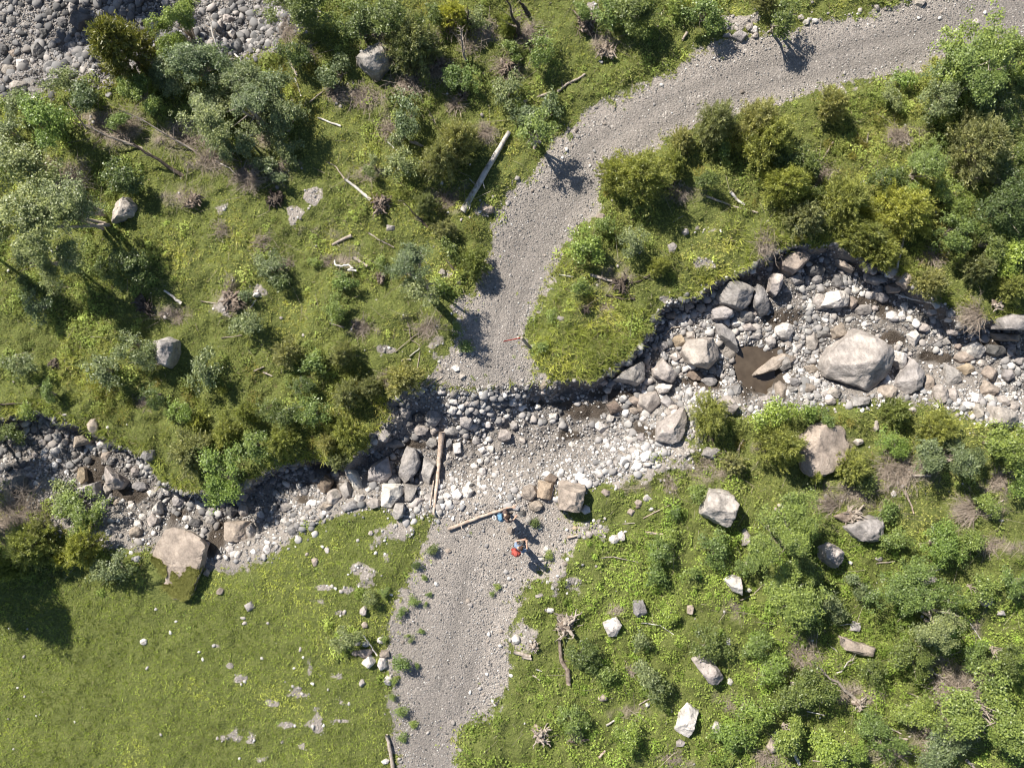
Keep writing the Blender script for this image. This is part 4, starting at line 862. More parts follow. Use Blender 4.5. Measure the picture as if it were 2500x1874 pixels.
PLANTS = """440,60,75,B,1.5 470,150,85,W,1.2 590,190,72,W,1.2 660,235,62,W 690,300,58,W 500,290,60,W 580,262,50,W 345,240,60,B 410,190,50,W 100,290,65,G 200,225,38,W 150,195,36,W 40,400,70,W 60,520,105,W,L 180,500,78,W,M 110,625,78,W,M 35,255,38,W 20,320,40,W 290,440,48,D 600,335,40,W
540,350,36,W 700,360,36,W 660,420,34,W 280,300,34,B 720,130,40,D 825,170,42,W 745,25,80,D,1.2 960,50,80,D 880,60,60,D 1010,115,56,R 1110,38,38,Y 1160,45,30,W 1130,195,42,B 1060,30,36,D 1240,62,30,J 1330,112,42,B 1250,130,30,B 1240,222,40,W 1280,280,30,W 1340,255,28,W 1000,272,48,W 985,330,30,W
1120,345,54,R 1080,392,56,R 980,402,42,W 912,402,30,W 1560,22,58,D 1490,30,40,B 1720,30,44,B 1870,5,30,R 1650,10,36,B 1420,20,30,B 90,745,40,W 325,645,52,D 250,655,30,D 590,790,42,W,1.3 330,842,50,W 500,905,46,W 250,905,40,W 50,885,36,W 75,700,40,D 660,652,36,W 
1155,642,38,J 1075,690,24,B 845,690,25,B 822,752,30,B 690,690,26,D 700,860,34,R 838,862,34,R 760,880,28,B 376,962,34,D 432,995,30,G 482,1030,24,Y 465,1105,46,R 552,1150,55,G 620,1090,44,B 690,1080,46,J 765,1005,46,B 850,960,40,R 850,1060,46,J 655,990,36,D 825,1125,26,R 985,925,42,R 700,1010,34,D 118,962,30,B 60,1000,24,B
1118,800,18,B 1140,842,18,B 1085,560,30,R 1100,610,26,D 800,1080,30,R 905,945,34,R 730,940,30,D 600,1010,32,J 550,1060,30,J 1040,500,34,R 930,640,20,B 600,720,22,W 770,640,16,B 205,1250,54,B,1.1 150,1206,26,W 18,1060,36,D 78,1330,50,J 205,1335,46,J 275,1385,40,W 150,1365,26,Y 25,1385,44,J 100,1290,30,R
1562,432,66,J,1.3 1500,425,46,J 1645,400,34,J 1430,600,48,G 1545,590,34,W 1480,545,30,B 1610,650,30,J 1345,775,16,B 1410,700,26,B 1320,850,18,B 1875,345,66,J 1965,400,40,D 1930,395,44,D 1920,452,60,Y,1.1 2060,490,62,J,1.1 2205,512,72,Y,1.1 1965,530,46,R 2105,575,56,J,1.1 2150,615,46,J 2260,410,72,B 2380,360,74,R 2400,135,106,B,1.2
2485,150,60,B 2320,185,50,W 2300,252,58,W 2440,265,66,D 2180,235,30,W 2205,195,26,G 2460,490,78,D 2340,560,58,B 2420,590,50,D 2270,690,48,R 2385,655,46,R 2465,640,42,G 1745,305,56,R 1850,300,52,R 1720,440,32,D 1765,365,26,B 1665,345,36,R 2030,255,46,R 1990,470,30,D 2170,440,36,D 2480,380,50,D 2470,700,36,J 2330,470,50,B
1732,1015,54,J,1.1 1890,1015,46,G 1900,1085,62,J 1972,1002,28,G 2018,1022,20,B 2185,1005,38,J 2290,1045,58,J 2335,1115,74,W,1.3 2180,1075,32,G 2440,1085,58,B 2485,1155,40,G 2082,1140,44,J 2110,1175,26,D 1990,1160,22,Y 1960,1395,52,D 1945,1465,82,B,1.2 2100,1425,40,W 2232,1450,92,B,1.1 2290,1530,56,W
2240,1595,54,D 2390,1440,44,B 2300,1335,56,G 2185,1320,34,B 2360,1330,46,B 2455,1600,58,D 2440,1760,122,B,1.2 2235,1745,56,B 1955,1690,60,D 1930,1790,52,B 2150,1810,56,B 2130,1640,32,D 1610,1345,30,B 1745,1335,36,B 1590,1655,40,W 1735,1570,42,D 1610,1695,32,D 1425,1600,34,D,1.2 1640,1310,22,B 1600,1400,26,B 1400,1760,36,B 2290,1835,54,W
2030,1835,46,G 1790,1800,44,G 1850,1740,46,G 1530,1800,40,G 1480,1640,28,B 2480,1420,36,B 2420,1235,30,B 1850,1580,40,B 1830,1380,32,B 1690,1400,22,B 2160,1250,26,B 2030,1480,36,W 1700,1210,22,B 1650,1250,20,B 1790,1130,24,R 1640,1500,20,G 2080,1840,30,G 1560,1560,26,W 2380,1600,30,B 1890,1640,36,G
1015,1378,13,D 1055,1345,15,D 1010,1470,14,B 980,1495,13,B 995,1552,8,B 985,1622,22,B 1030,1540,8,B 905,1458,20,W 845,1558,32,W 940,1445,12,B 1046,1450,8,B 1034,1410,8,B 1020,1625,8,B 978,1740,17,B 1305,1275,15,D 1342,1355,12,B 1200,1450,8,B 960,1700,12,B 1008,1770,10,B 985,1800,11,B 962,1660,10,B 938,1557,9,B 1215,1430,9,B 1003,1560,9,W 1040,1475,7,B""".split()
for t in PLANTS:
    a = t.split(',')
    x, y, r, k = float(a[0]), float(a[1]), float(a[2]), a[3]
    if len(a) > 4 and a[4] == 'L': plant(x, y, r, k, 1.0, "tall grey-green leafy tree whose bare trunks lean in at the left edge", lean=(262, 555), zc=3.5, kindname=("leaning_tree", "", "tree"))
    elif len(a) > 4 and a[4] == 'M': plant(x, y, r, k, 1.0, None, lean=(x + 70, y + 20), zc=2.6, kindname=("leaning_tree", "grey-green leaning tree with bare lower trunks", "tree"))
    else: plant(x, y, r, k, float(a[4]) if len(a) > 4 else 1.0)
for a_ in ((1000, 630, 52, 'W', (1025, 690), 3.0), (1030, 704, 46, 'W', (1052, 730), 2.6), (1312, 310, 46, 'B', (1308, 350), 1.8), (1908, 42, 46, 'D', (1890, 70), 1.25), (1935, 1245, 66, 'B', (1900, 1240), 2.3), (1920, 1315, 80, 'B', (1880, 1290), 3.1), (500, 290, 56, 'W', (545, 340), 2.2), (600, 250, 56, 'W', (640, 300), 2.4), (2400, 150, 70, 'B', (2330, 230), 2.8), (2300, 1525, 56, 'W', (2250, 1480), 2.2)):
    plant(a_[0], a_[1], a_[2], a_[3], 1.0, None, lean=a_[4], zc=a_[5])
plant(297, 118, 64, 'S', 1.0, "dark needled spruce leaning over the stony riverbed corner")
# trees that stand just outside the left edge; their shadows lie on the lawn and the stream bank
for (gx_, gy_, z_, r_, lb) in ((-45, 1345, 3.8, 95, "leafy tree outside the left edge that shades the lawn"), (-125, 1290, 3.7, 120, "broad leafy tree outside the left edge behind the one that shades the lawn"), (-60, 1255, 3.2, 90, "leafy tree outside the left edge that shades the yellow-green bushes"), (-130, 955, 3.9, 112, "leafy tree outside the left edge that shades the stream bank"), (-140, 1130, 3.9, 105, "leafy tree outside the left edge that shades the dead brush"), (40, -150, 4.6, 120, "leafy tree outside the top edge that shades the left of the riverbed"), (190, -130, 4.6, 105, "leafy tree outside the top edge that shades the middle of the riverbed"), (-10, 590, 3.4, 62, "leafy tree at the left edge that shades the meadow")):
    f = CAM_H / (CAM_H - z_)
    plant(1250 + (gx_ - 1250) * f, 937 + (gy_ - 937) * f, r_, 'B', 1.0, lb, lean=(gx_ - 20, gy_ + 20), zc=z_, kindname=("broadleaf_tree", "", "tree"))

# ------------------------------------------------------------------ uncountable ground vegetation
shrubz = np.zeros(MX.shape)
for t in PLANTS:
    a = t.split(',')
    if float(a[2]) < 20 or a[3] in 'JYSR': continue
    c_ = G(float(a[0]), float(a[1])); rr_ = float(a[2]) * GSD * 1.25
    j0, j1 = np.searchsorted(gy, [c_.y - 3 * rr_, c_.y + 3 * rr_]); i0, i1 = np.searchsorted(gx, [c_.x - 3 * rr_, c_.x + 3 * rr_])
    shrubz[j0:j1, i0:i1] = np.maximum(shrubz[j0:j1, i0:i1], np.exp(-((MX[j0:j1, i0:i1] - c_.x) ** 2 + (MY[j0:j1, i0:i1] - c_.y) ** 2) / rr_ ** 2))
lawn_w = sst(sdL / 0.8 + 0.5); lush_w = sst((sdU + 0.8 * n1) / 2.0 + 0.5)
vdens = veg * (1 - 0.93 * dirt) * free * frame
rough_w = (1 - lawn_w) * (1 - lush_w)
ch = fbm(MX, MY, 0.7, 4, 61)           # where the plants grow taller
def colour_field(x, y, r):
    lw = lerp_grid(lawn_w, x, y)[:, None]; lu = lerp_grid(lush_w, x, y)[:, None]
    v = fbm(x, y, 0.45, 3, 71)[:, None]; v2 = fbm(x, y, 2.2, 2, 75)[:, None]
    c_l = np.array([0.400, 0.460, 0.120]) * (1 + 0.30 * v + 0.22 * v2) + np.array([0.110, 0.050, 0.03]) * np.clip(v2 * .6 + v, 0, 1)
    c_u = np.array([0.340, 0.415, 0.098]) * (1 + 0.25 * v + 0.2 * v2)
    c_r = np.array([0.395, 0.425, 0.138]) * (1 + 0.22 * v + 0.2 * v2) + np.array([0.100, 0.045, 0.02]) * np.clip(v + .3 * v2, 0, 1)
    return np.clip(c_l * lw + c_u * lu * (1 - lw) + c_r * (1 - lu) * (1 - lw), 0.01, 1)
def blades(name, label, n, dens, nb, hmin, hmax, wd, seed, lean=0.75, straw=0.08, hf=None, colmul=1.0):
    x, y, z, r = scatter(n, dens, None, seed)
    m = len(x)
    H = hmin + (hmax - hmin) * r.random(m)
    if hf is not None: H = H * lerp_grid(hf, x, y)
    c = colour_field(x, y, r) * r.uniform(0.78, 1.22, (m, 1))
    N_ = m * nb
    X = np.repeat(x, nb); Y = np.repeat(y, nb); Z = np.repeat(z, nb) - 0.01; Hh = np.repeat(H, nb) * r.uniform(.6, 1.15, N_)
    a = r.uniform(0, 6.283, N_); ln = r.uniform(0.25, 1.0, N_) * lean
    bx = X + r.normal(0, .022, N_); by = Y + r.normal(0, .022, N_)
    dx, dy = np.cos(a), np.sin(a)
    w = wd * r.uniform(.6, 1.3, N_)
    tip = np.stack([bx + dx * Hh * ln, by + dy * Hh * ln, Z + Hh * np.sqrt(np.maximum(1 - (ln * .8) ** 2, .15))], -1)
    l = np.stack([bx - dy * w, by + dx * w, Z], -1); q = np.stack([bx + dy * w, by - dx * w, Z], -1)
    V = np.stack([l, q, tip], 1).reshape(-1, 3)
    cc = np.repeat(c, nb, 0) * r.uniform(.82, 1.18, (N_, 1)) * colmul
    st = r.random(N_) < straw
    cc[st] = np.array([0.40, 0.34, 0.21]) * r.uniform(.7, 1.1, (st.sum(), 1))
    me = npmesh(name, V, np.arange(N_ * 3).reshape(-1, 3)); pcol(me, "col", np.repeat(cc, 3, 0))
    return tag(link(name, me, M_BLADE), label, "grass", None, "stuff")
def herbs(name, label, n, dens, nlf, rmin, rmax, lsz, seed, colmul=(1, 1, 1), hfac=0.8, flower=None):
    x, y, z, r = scatter(n, dens, None, seed)
    m = len(x); R = rmin + (rmax - rmin) * r.random(m) ** 1.8
    d = r.normal(0, 1, (m, nlf, 3)); d[..., 2] = np.abs(d[..., 2]); d /= np.linalg.norm(d, axis=2, keepdims=True)
    rr = R[:, None, None] * r.uniform(.45, 1.0, (m, nlf, 1))
    P = (d * rr * np.array([1, 1, hfac]) + np.stack([x, y, z], -1)[:, None]).reshape(-1, 3)
    nn = d.reshape(-1, 3) * 0.5 + np.array([0, 0, .8]) + r.normal(0, .45, P.shape); nn /= np.linalg.norm(nn, axis=1)[:, None]
    L = lsz * r.uniform(.55, 1.3, len(P)) * (0.8 + 0.4 * np.repeat((R - rmin) / (rmax - rmin + 1e-6), nlf))
    V, F = leaf_quads(P, nn, L, L * 0.66, r, 0.05)
    c = np.repeat(colour_field(x, y, r) * r.uniform(.68, 1.28, (m, 1)) * np.array(colmul), nlf, 0) * r.uniform(.8, 1.2, (len(P), 1))
    if flower: c[:] = np.array(flower) * r.uniform(.8, 1.1, (len(P), 1))
    me = npmesh(name, V, F); pcol(me, "col", np.repeat(c, 4, 0))
    return tag(link(name, me, M_BLADE), label, "plants", None, "stuff")
tall = np.clip(0.75 + 0.7 * ch, 0.45, 1.6)
blades("lawn_grass", "short bright green meadow grass of the lower left lawn", 40000, np.clip(vdens * lawn_w, 0, 1), 7, 0.07, 0.17, 0.014, 81, 0.85, 0.05)
_ = None
lawnbox = lawn_w * vdens
blades("lawn_turf", "fine low turf between the taller grass of the lawn", 160000, lawnbox, 5, 0.05, 0.11, 0.013, 82, 0.95, 0.06)
blades("rough_grass", "shaggy olive green grass of the upper and middle slope", 120000, vdens * np.clip(rough_w + 0.35 * lush_w, 0, 1), 7, 0.09, 0.24, 0.014, 83, 1.05, 0.12, tall)
mound = np.exp(-((MX - W0((1430, 0))[0]) / 2.4) ** 2 - ((MY - W0((0, 860))[1]) / 1.7) ** 2) + 0.9 * np.exp(-(np.minimum(np.abs(dN), 9) / 0.45) ** 2) * (sdS < 0.15) + 0.8 * np.exp(-((MX - W0((1860, 0))[0]) / 1.2) ** 2 - ((MY - W0((0, 600))[1]) / 0.8) ** 2)
blades("long_grass", "long hanging grass on the mounds and edges of the stream bank", 60000, np.clip(mound, 0, 1) * vdens, 9, 0.28, 0.55, 0.013, 84, 1.0, 0.10, None, np.array([0.98, 1.0, 0.75]))
herbs("leafy_ground_cover", "dense bright leafy herbs covering the lower right slope", 60000, vdens * lush_w * np.clip(0.55 + 0.9 * ch, 0.15, 1), 9, 0.07, 0.26, 0.088, 85)
herbs("low_herbs", "small dark green herbs growing through the rough grass", 30000, vdens * rough_w * np.clip(0.10 + 0.9 * ch, 0, 1), 9, 0.06, 0.30, 0.075, 86, (0.75, 0.88, 0.75))
herbs("lawn_herbs", "scattered dark leaf rosettes in the lawn", 20000, lawnbox * np.clip(fbm(MX, MY, .9, 3, 67), 0, 1) * 0.35, 8, 0.04, 0.13, 0.06, 87, (0.72, 0.85, 0.9), 0.45)
herbs("verge_weeds", "small weeds on the stony edges of the track", 50000, np.clip((roadm * (verge * 0.18 + 0.05 * lowv) + bare * 0.10) * (1 - track) * (1 - strm) * (1 - rivm), 0, 1) * np.clip(fbm(MX, MY, 1.3, 3, 69) * 2, 0, 1) * free * frame, 12, 0.04, 0.12, 0.05, 88, (0.8, 0.9, 0.9), 0.6)
herbs("shrubby_tussocks", "knee-high leafy tussocks dotted over the slopes", 11000, vdens * (1 - lawn_w) * np.clip(0.15 + 1.0 * ch, 0, 1) * 0.8, 46, 0.12, 0.42, 0.080, 89, (0.82, 0.92, 0.72), 1.0)
herbs("leafy_undergrowth", "leafy undergrowth filling the gaps between the shrubs", 9000, vdens * np.clip(shrubz * 1.2 - .1, 0, 1) * np.clip(0.35 + fbm(MX, MY, .8, 3, 64), 0, 1), 110, 0.16, 0.52, 0.088, 93, (0.72, 0.80, 0.72), 1.0)
scrubz = 0
for sx, sy, ra, rb in ((2050, 540, 230, 90), (1900, 330, 170, 110), (1560, 450, 130, 80), (1440, 640, 110, 100), (2300, 650, 160, 70), (650, 1080, 200, 60), (820, 980, 130, 110), (520, 1010, 140, 90), (800, 870, 110, 50), (1030, 520, 110, 90), (1100, 60, 130, 60), (1000, 370, 110, 60), (1720, 300, 120, 60), (2150, 1010, 160, 50), (2080, 1100, 100, 60), (1750, 1040, 80, 60), (2200, 250, 120, 60), (1660, 640, 90, 50), (880, 60, 140, 60), (730, 210, 80, 70), (300, 950, 160, 60)):
    cx_, cy_ = W0((sx, sy)); scrubz = np.maximum(scrubz, np.exp(-((MX - cx_) / (ra * GSD)) ** 2 - ((MY - cy_) / (rb * GSD)) ** 2))
def scrub(name, label, n, dens, npl, seed):
    x, y, z, r = scatter(n, dens, None, seed)
    m = len(x); R = r.uniform(.16, .48, m)
    d = r.normal(0, 1, (m, npl, 3)); d[..., 2] = np.abs(d[..., 2]) + .15; d /= np.linalg.norm(d, axis=2, keepdims=True)
    P = (d * R[:, None, None] * r.uniform(.35, 1.0, (m, npl, 1)) * np.array([1, 1, 1.1]) + np.stack([x, y, z], -1)[:, None]).reshape(-1, 3)
    dr = d.reshape(-1, 3) * 0.8 + r.normal(0, .5, P.shape); dr /= np.linalg.norm(dr, axis=1)[:, None]
    s = np.cross(dr, r.normal(0, 1, P.shape)); s /= np.linalg.norm(s, axis=1)[:, None]
    L = r.uniform(.06, .15, (len(P), 1)); w = L * .13
    V = np.stack([P - s * w, P + s * w, P + dr * L], 1).reshape(-1, 3)
    base = np.array([0.325, 0.350, 0.105]) * r.uniform(.65, 1.25, (m, 1)) * np.where(r.random((m, 1)) < .2, np.array([[1.0, .82, .8]]), 1.0)
    c = np.repeat(base, npl, 0) * r.uniform(.75, 1.25, (len(P), 1))
    me = npmesh(name, V, np.arange(len(V)).reshape(-1, 3)); pcol(me, "col", np.repeat(c, 3, 0))
    return tag(link(name, me, M_BLADE), label, "plants", None, "stuff")
scrub("low_conifer_scrub", "low yellow-green needled scrub matting the slopes", 9000, vdens * np.clip(scrubz * 1.2, 0, 1) * np.clip(0.45 + 0.9 * fbm(MX, MY, .9, 3, 63), 0, 1), 120, 92)
herbs("yellow_flowers", "tiny yellow flowers scattered through the slopes", 5000, vdens * np.clip(fbm(MX, MY, .6, 3, 73) * 1.4, 0, 1) * 0.28, 4, 0.06, 0.22, 0.030, 90, flower=(0.62, 0.50, 0.03))

# ------------------------------------------------------------------ logs, sticks, snags, stumps, dead brush
def path(pts, up=0.0, lift=None):
    o = []
    for i, p in enumerate(pts):
        u = up if lift is None else lift[i]
        g = G(p[0], p[1], u); o.append((g.x, g.y, g.z + u))
    return o
def refine(P, n, jit, rng):
    P = np.array(P, float); out = []
    for a, b in zip(P[:-1], P[1:]):
        for t in np.linspace(0, 1, n, endpoint=False): out.append(a + (b - a) * t)
    out.append(P[-1]); out = np.array(out)
    out[1:-1] += np.array([[rng.gauss(0, jit) for _ in range(3)] for _ in range(len(out) - 2)])
    return out
def log(name, label, cat, pts, w0, w1, mat, up=None, group=None, stubs=0, k=10, lift=None, jit=0.008, flat=False):
    """fallen wood along photo pixels pts, w0..w1 = widths in pixels"""
    rng = random.Random(int(pts[0][0] * 3 + pts[0][1]))
    r0, r1 = w0 * GSD / 2, w1 * GSD / 2
    P = refine(path(pts, (r0 * 0.8 + 0.02) if up is None else up, lift), 5, jit, rng)
    O = P[0].copy()
    R = np.linspace(r0, r1, len(P)) * np.array([rng.uniform(.93, 1.07) for _ in P])
    tb = TB(); tb.tube(P - O, R, k)
    for _ in range(stubs):
        i = rng.randrange(1, len(P) - 1); d = np.array([rng.gauss(0, 1), rng.gauss(0, 1), abs(rng.gauss(0.3, .6))]); d /= np.linalg.norm(d)
        tb.tube([P[i] - O, P[i] - O + d * R[i] * rng.uniform(1.8, 5)], [R[i] * .35, R[i] * .12], 5)
    me = tb.mesh(name)
    o = link(name, me, mat, None, O)
    if label: tag(o, label, cat, group)
    else: later(o, {M_PALE: "pale dead stick", M_GREY: "grey dead stick", M_BROWN: "dark dead stick", M_PLANK: "reddish dead stick", M_TWIG: "thin grey dead stick"}[mat], pts[0][0], pts[0][1], math.dist(pts[0], pts[-1]), cat, group)
    return o
GLG = "fallen logs and beams"; GST = "dead sticks lying on the ground"
log("fallen_log", "long straight white barked log lying beside the road bend", "log", [(1243, 322), (1188, 415), (1129, 516)], 11, 16, M_PALE, group=GLG, stubs=3, k=14)
log("fallen_log", "thin pale dead trunk lying against the root plate in the upper meadow", "log", [(841, 437), (872, 460), (905, 488)], 5, 9, M_PALE, group=GLG, stubs=2)
log("stick", "thin curved grey branch tip above the pale dead trunk", "stick", [(797, 395), (818, 405), (841, 437)], 2, 4, M_TWIG, group=GST)
log("fallen_log", "short white stick lying below the grey-green shrubs of the upper left", "log", [(775, 287), (832, 308)], 4, 5, M_PALE, group=GLG)
log("fallen_log", "brownish log in the grass above the road's left edge", "log", [(1278, 249), (1345, 225)], 8, 6, M_GREY, group=GLG)
log("fallen_log", "curved dead branch log reaching to the road's edge above the bend", "log", [(1360, 226), (1385, 205), (1411, 193), (1429, 181)], 7, 5, M_GREY, group=GLG, stubs=3)
log("split_beam", "broken tan plank lying across the stream at the ford", "beam", [(1079, 1054), (1072, 1120), (1066, 1190), (1058, 1256)], 15, 5, M_PLANK, group=GLG, k=6, up=0.22)
log("stick", "dark strip of bark lying along the split beam", "stick", [(1066, 1130), (1056, 1190), (1050, 1240)], 5, 3, M_GREY, group=GST, up=0.15)
log("stick", "white forked stick at the lower end of the split beam", "stick", [(1056, 1240), (1063, 1248), (1073, 1260)], 4, 2, M_PALE, group=GST, stubs=1)
log("split_beam", "long reddish split pole lying on the track beside the hikers", "beam", [(1094, 1292), (1170, 1262), (1250, 1236), (1262, 1232)], 10, 4, M_PLANK, group=GLG, k=7, stubs=2)
log("fallen_log", "grey edge log along the track at the bottom edge", "log", [(944, 1793), (953, 1832), (962, 1890)], 8, 10, M_GREY, group=GLG)
log("stick", "thin pale stick lying on the line of white rocks", "stick", [(886, 1549), (905, 1575), (921, 1600)], 3, 3, M_PALE, group=GST, up=0.2)
log("fallen_log", "crooked trunk piece hanging below the big uprooted stump", "log", [(1366, 1560), (1370, 1612), (1386, 1636), (1388, 1670)], 8, 13, M_ROOT, group=GLG, stubs=2)
log("fallen_log", "upper of two short cut logs on the lower track verge", "log", [(1254, 1591), (1296, 1601)], 9, 8, M_GREY, group=GLG)
log("fallen_log", "lower of two short cut logs on the lower track verge", "log", [(1274, 1603), (1298, 1608)], 6, 6, M_GREY, group=GLG)
log("fallen_log", "white log under the shrubs at the bottom right", "log", [(1892, 1787), (1910, 1803), (1931, 1823), (1953, 1866)], 8, 8, M_PALE, group=GLG)
log("fallen_log", "stout pale dead branch in the bushes right of the bend", "log", [(1784, 468), (1798, 486), (1818, 501)], 8, 6, M_PALE, group=GLG, stubs=2)
log("fallen_log", "slender grey log under the bushes right of the bend", "log", [(1725, 479), (1788, 503), (1850, 519)], 6, 4, M_GREY, group=GLG)
log("stick", "white bare stick on the grass at the left of the inner bend", "stick", [(1364, 670), (1399, 676)], 4, 3, M_PALE, group=GST)
log("fallen_log", "upper brown log stump in the middle of the left meadow", "log", [(811, 598), (835, 585), (859, 575)], 6, 9, M_GREY, group=GLG, stubs=2)
log("fallen_log", "short brown log ending beside the curled driftwood", "log", [(862, 628), (897, 650)], 10, 7, M_GREY, group=GLG, stubs=1)
log("driftwood", "curled white driftwood branch in the middle of the left meadow", "driftwood", [(818, 634), (817, 646), (832, 650), (850, 646), (862, 655), (849, 658), (870, 661)], 4, 5, M_PALE, up=0.18, group=GLG, stubs=1)
log("stick", None, "stick", [(899, 568), (930, 588), (962, 604)], 4, 3, M_GREY, group=GST)
log("fallen_log", "bent white log in the grass above the lichen-covered boulder", "log", [(400, 709), (422, 723), (430, 732), (443, 740)], 5, 8, M_PALE, group=GLG)
log("fallen_log", "long thin pale trunk among the yellow bushes on the right", "log", [(2209, 568), (2200, 610), (2191, 655)], 6, 5, M_PALE, up=0.25, group=GLG)
log("driftwood", "pale driftwood branch beside the rocks under the right bank", "driftwood", [(2185, 717), (2220, 728), (2240, 736), (2263, 746)], 5, 3, M_PALE, group=GLG, stubs=2)
log("fallen_log", "grey log in the dead brush under the grey-green bush on the right", "log", [(2224, 1159), (2272, 1161)], 6, 6, M_GREY, group=GLG)
for pts, w, m in [(((2152, 1116), (2194, 1117)), 4, M_GREY), (((2210, 1199), (2222, 1225), (2231, 1253)), 5, M_PLANK), (((2405, 1253), (2430, 1232), (2450, 1220)), 5, M_GREY), (((2245, 1639), (2311, 1700), (2369, 1739)), 4, M_GREY), (((2263, 1698), (2310, 1728), (2357, 1760)), 8, M_GREY),
                  (((2280, 1745), (2330, 1775), (2392, 1800)), 7, M_GREY), (((2310, 1660), (2350, 1690), (2395, 1712)), 7, M_TWIG), (((2330, 1720), (2400, 1722)), 6, M_TWIG), (((2363, 1513), (2385, 1545), (2408, 1579)), 3, M_PALE), (((0, 987), (72, 983)), 5, M_BROWN), (((1468, 1361), (1496, 1358), (1559, 1372)), 3, M_GREY), (((1385, 1313), (1411, 1306)), 7, M_PLANK),
                  (((2121, 323), (2115, 351)), 5, M_GREY), (((2152, 425), (2153, 443)), 9, M_PLANK), (((2034, 347), (2004, 395)), 5, M_TWIG), (((1910, 335), (1886, 371)), 6, M_BROWN), (((1441, 670), (1478, 682), (1514, 690)), 9, M_GREY), (((1500, 700), (1535, 693), (1560, 686), (1586, 672)), 6, M_BROWN), (((1480, 720), (1520, 730), (1550, 728)), 6, M_BROWN), (((1643, 541), (1668, 527)), 3, M_PALE), (((1249, 1313), (1272, 1296)), 2.5, M_PALE),
                  (((619, 906), (645, 895)), 4, M_GREY), (((642, 908), (665, 918)), 5, M_GREY), (((540, 825), (590, 818)), 3, M_TWIG), (((520, 900), (600, 890)), 3, M_BROWN), (((320, 885), (390, 890)), 3, M_GREY), (((325, 870), (370, 874)), 2.5, M_GREY), (((610, 752), (625, 733)), 4, M_PALE), (((804, 788), (840, 800)), 4, M_GREY), (((1000, 870), (1025, 850)), 3, M_PALE), (((965, 860), (1010, 820), (1025, 812)), 2.5, M_TWIG), (((995, 785), (1003, 830), (1025, 842)), 2.5, M_TWIG), (((1018, 905), (1026, 856)), 3, M_TWIG), (((980, 880), (1003, 877)), 5, M_GREY), (((1040, 945), (1080, 920)), 3, M_PLANK),
                  (((960, 1098), (982, 1078)), 4, M_PALE), (((660, 1150), (710, 1180), (855, 1176)), 2, M_BROWN), (((760, 1278), (785, 1260), (805, 1253)), 4, M_GREY), (((840, 1043), (868, 1038)), 3, M_GREY), (((1205, 1163), (1160, 1166)), 3, M_GREY), (((1755, 950), (1785, 956)), 4, M_PALE), (((1602, 842), (1640, 800), (1660, 798)), 4, M_GREY), (((1560, 1720), (1585, 1705)), 4, M_GREY), (((1480, 1770), (1500, 1758)), 6, M_PALE), (((1462, 1849), (1478, 1831)), 7, M_PLANK), (((1566, 1520), (1610, 1525), (1645, 1548)), 3, M_PALE), (((1805, 1465), (1840, 1450), (1865, 1425)), 3, M_TWIG), (((1309, 1633), (1322, 1638)), 4, M_PALE), (((1300, 1646), (1318, 1660)), 4, M_GREY), (((2310, 1455), (2335, 1490)), 3, M_TWIG),
                  (((520, 390), (560, 410), (575, 425)), 3, M_PALE), (((545, 380), (590, 395)), 3, M_TWIG), (((1678, 78), (1666, 98)), 8, M_GREY), (((705, 145), (725, 185)), 8, M_GREY), (((720, 190), (735, 235)), 5, M_PALE), (((755, 250), (790, 222)), 4, M_GREY), (((1000, 345), (1030, 358)), 6, M_GREY), (((1010, 345), (1040, 360)), 5, M_GREY), (((945, 345), (962, 362)), 4, M_PALE), (((1570, 1265), (1640, 1230)), 3, M_PLANK), (((1575, 1300), (1618, 1303)), 8, M_PLANK), (((1520, 1278), (1550, 1276)), 2.5, M_GREY), (((1800, 1100), (1815, 1072)), 5, M_GREY), (((1740, 1125), (1800, 1116)), 2.5, M_GREY), (((2140, 1375), (2185, 1370)), 4, M_GREY), (((2085, 980), (2130, 960)), 4, M_GREY), (((2260, 1395), (2300, 1388)), 4, M_GREY), (((490, 735), (560, 745)), 3, M_TWIG), (((560, 760), (585, 725)), 4, M_BROWN), (((1970, 1735), (2015, 1745)), 3, M_PALE), (((2045, 1590), (2020, 1570)), 3, M_PALE), (((2160, 1770), (2200, 1790)), 5, M_GREY), (((2170, 1800), (2215, 1803)), 8, M_GREY), (((2360, 1855), (2385, 1880)), 8, M_GREY), (((1975, 1855), (2050, 1862)), 3, M_GREY), (((2180, 1810), (2235, 1845)), 3, M_PALE), (((2050, 1525), (2100, 1520)), 2.5, M_PALE), (((1510, 1100), (1560, 1130), (1640, 1165)), 3, M_GREY), (((1090, 635), (1112, 662)), 6, M_BROWN)]:
    log("stick", None, "stick", pts, w, w * 0.65, m, group=GST, stubs=1 if w > 3 else 0, k=6)

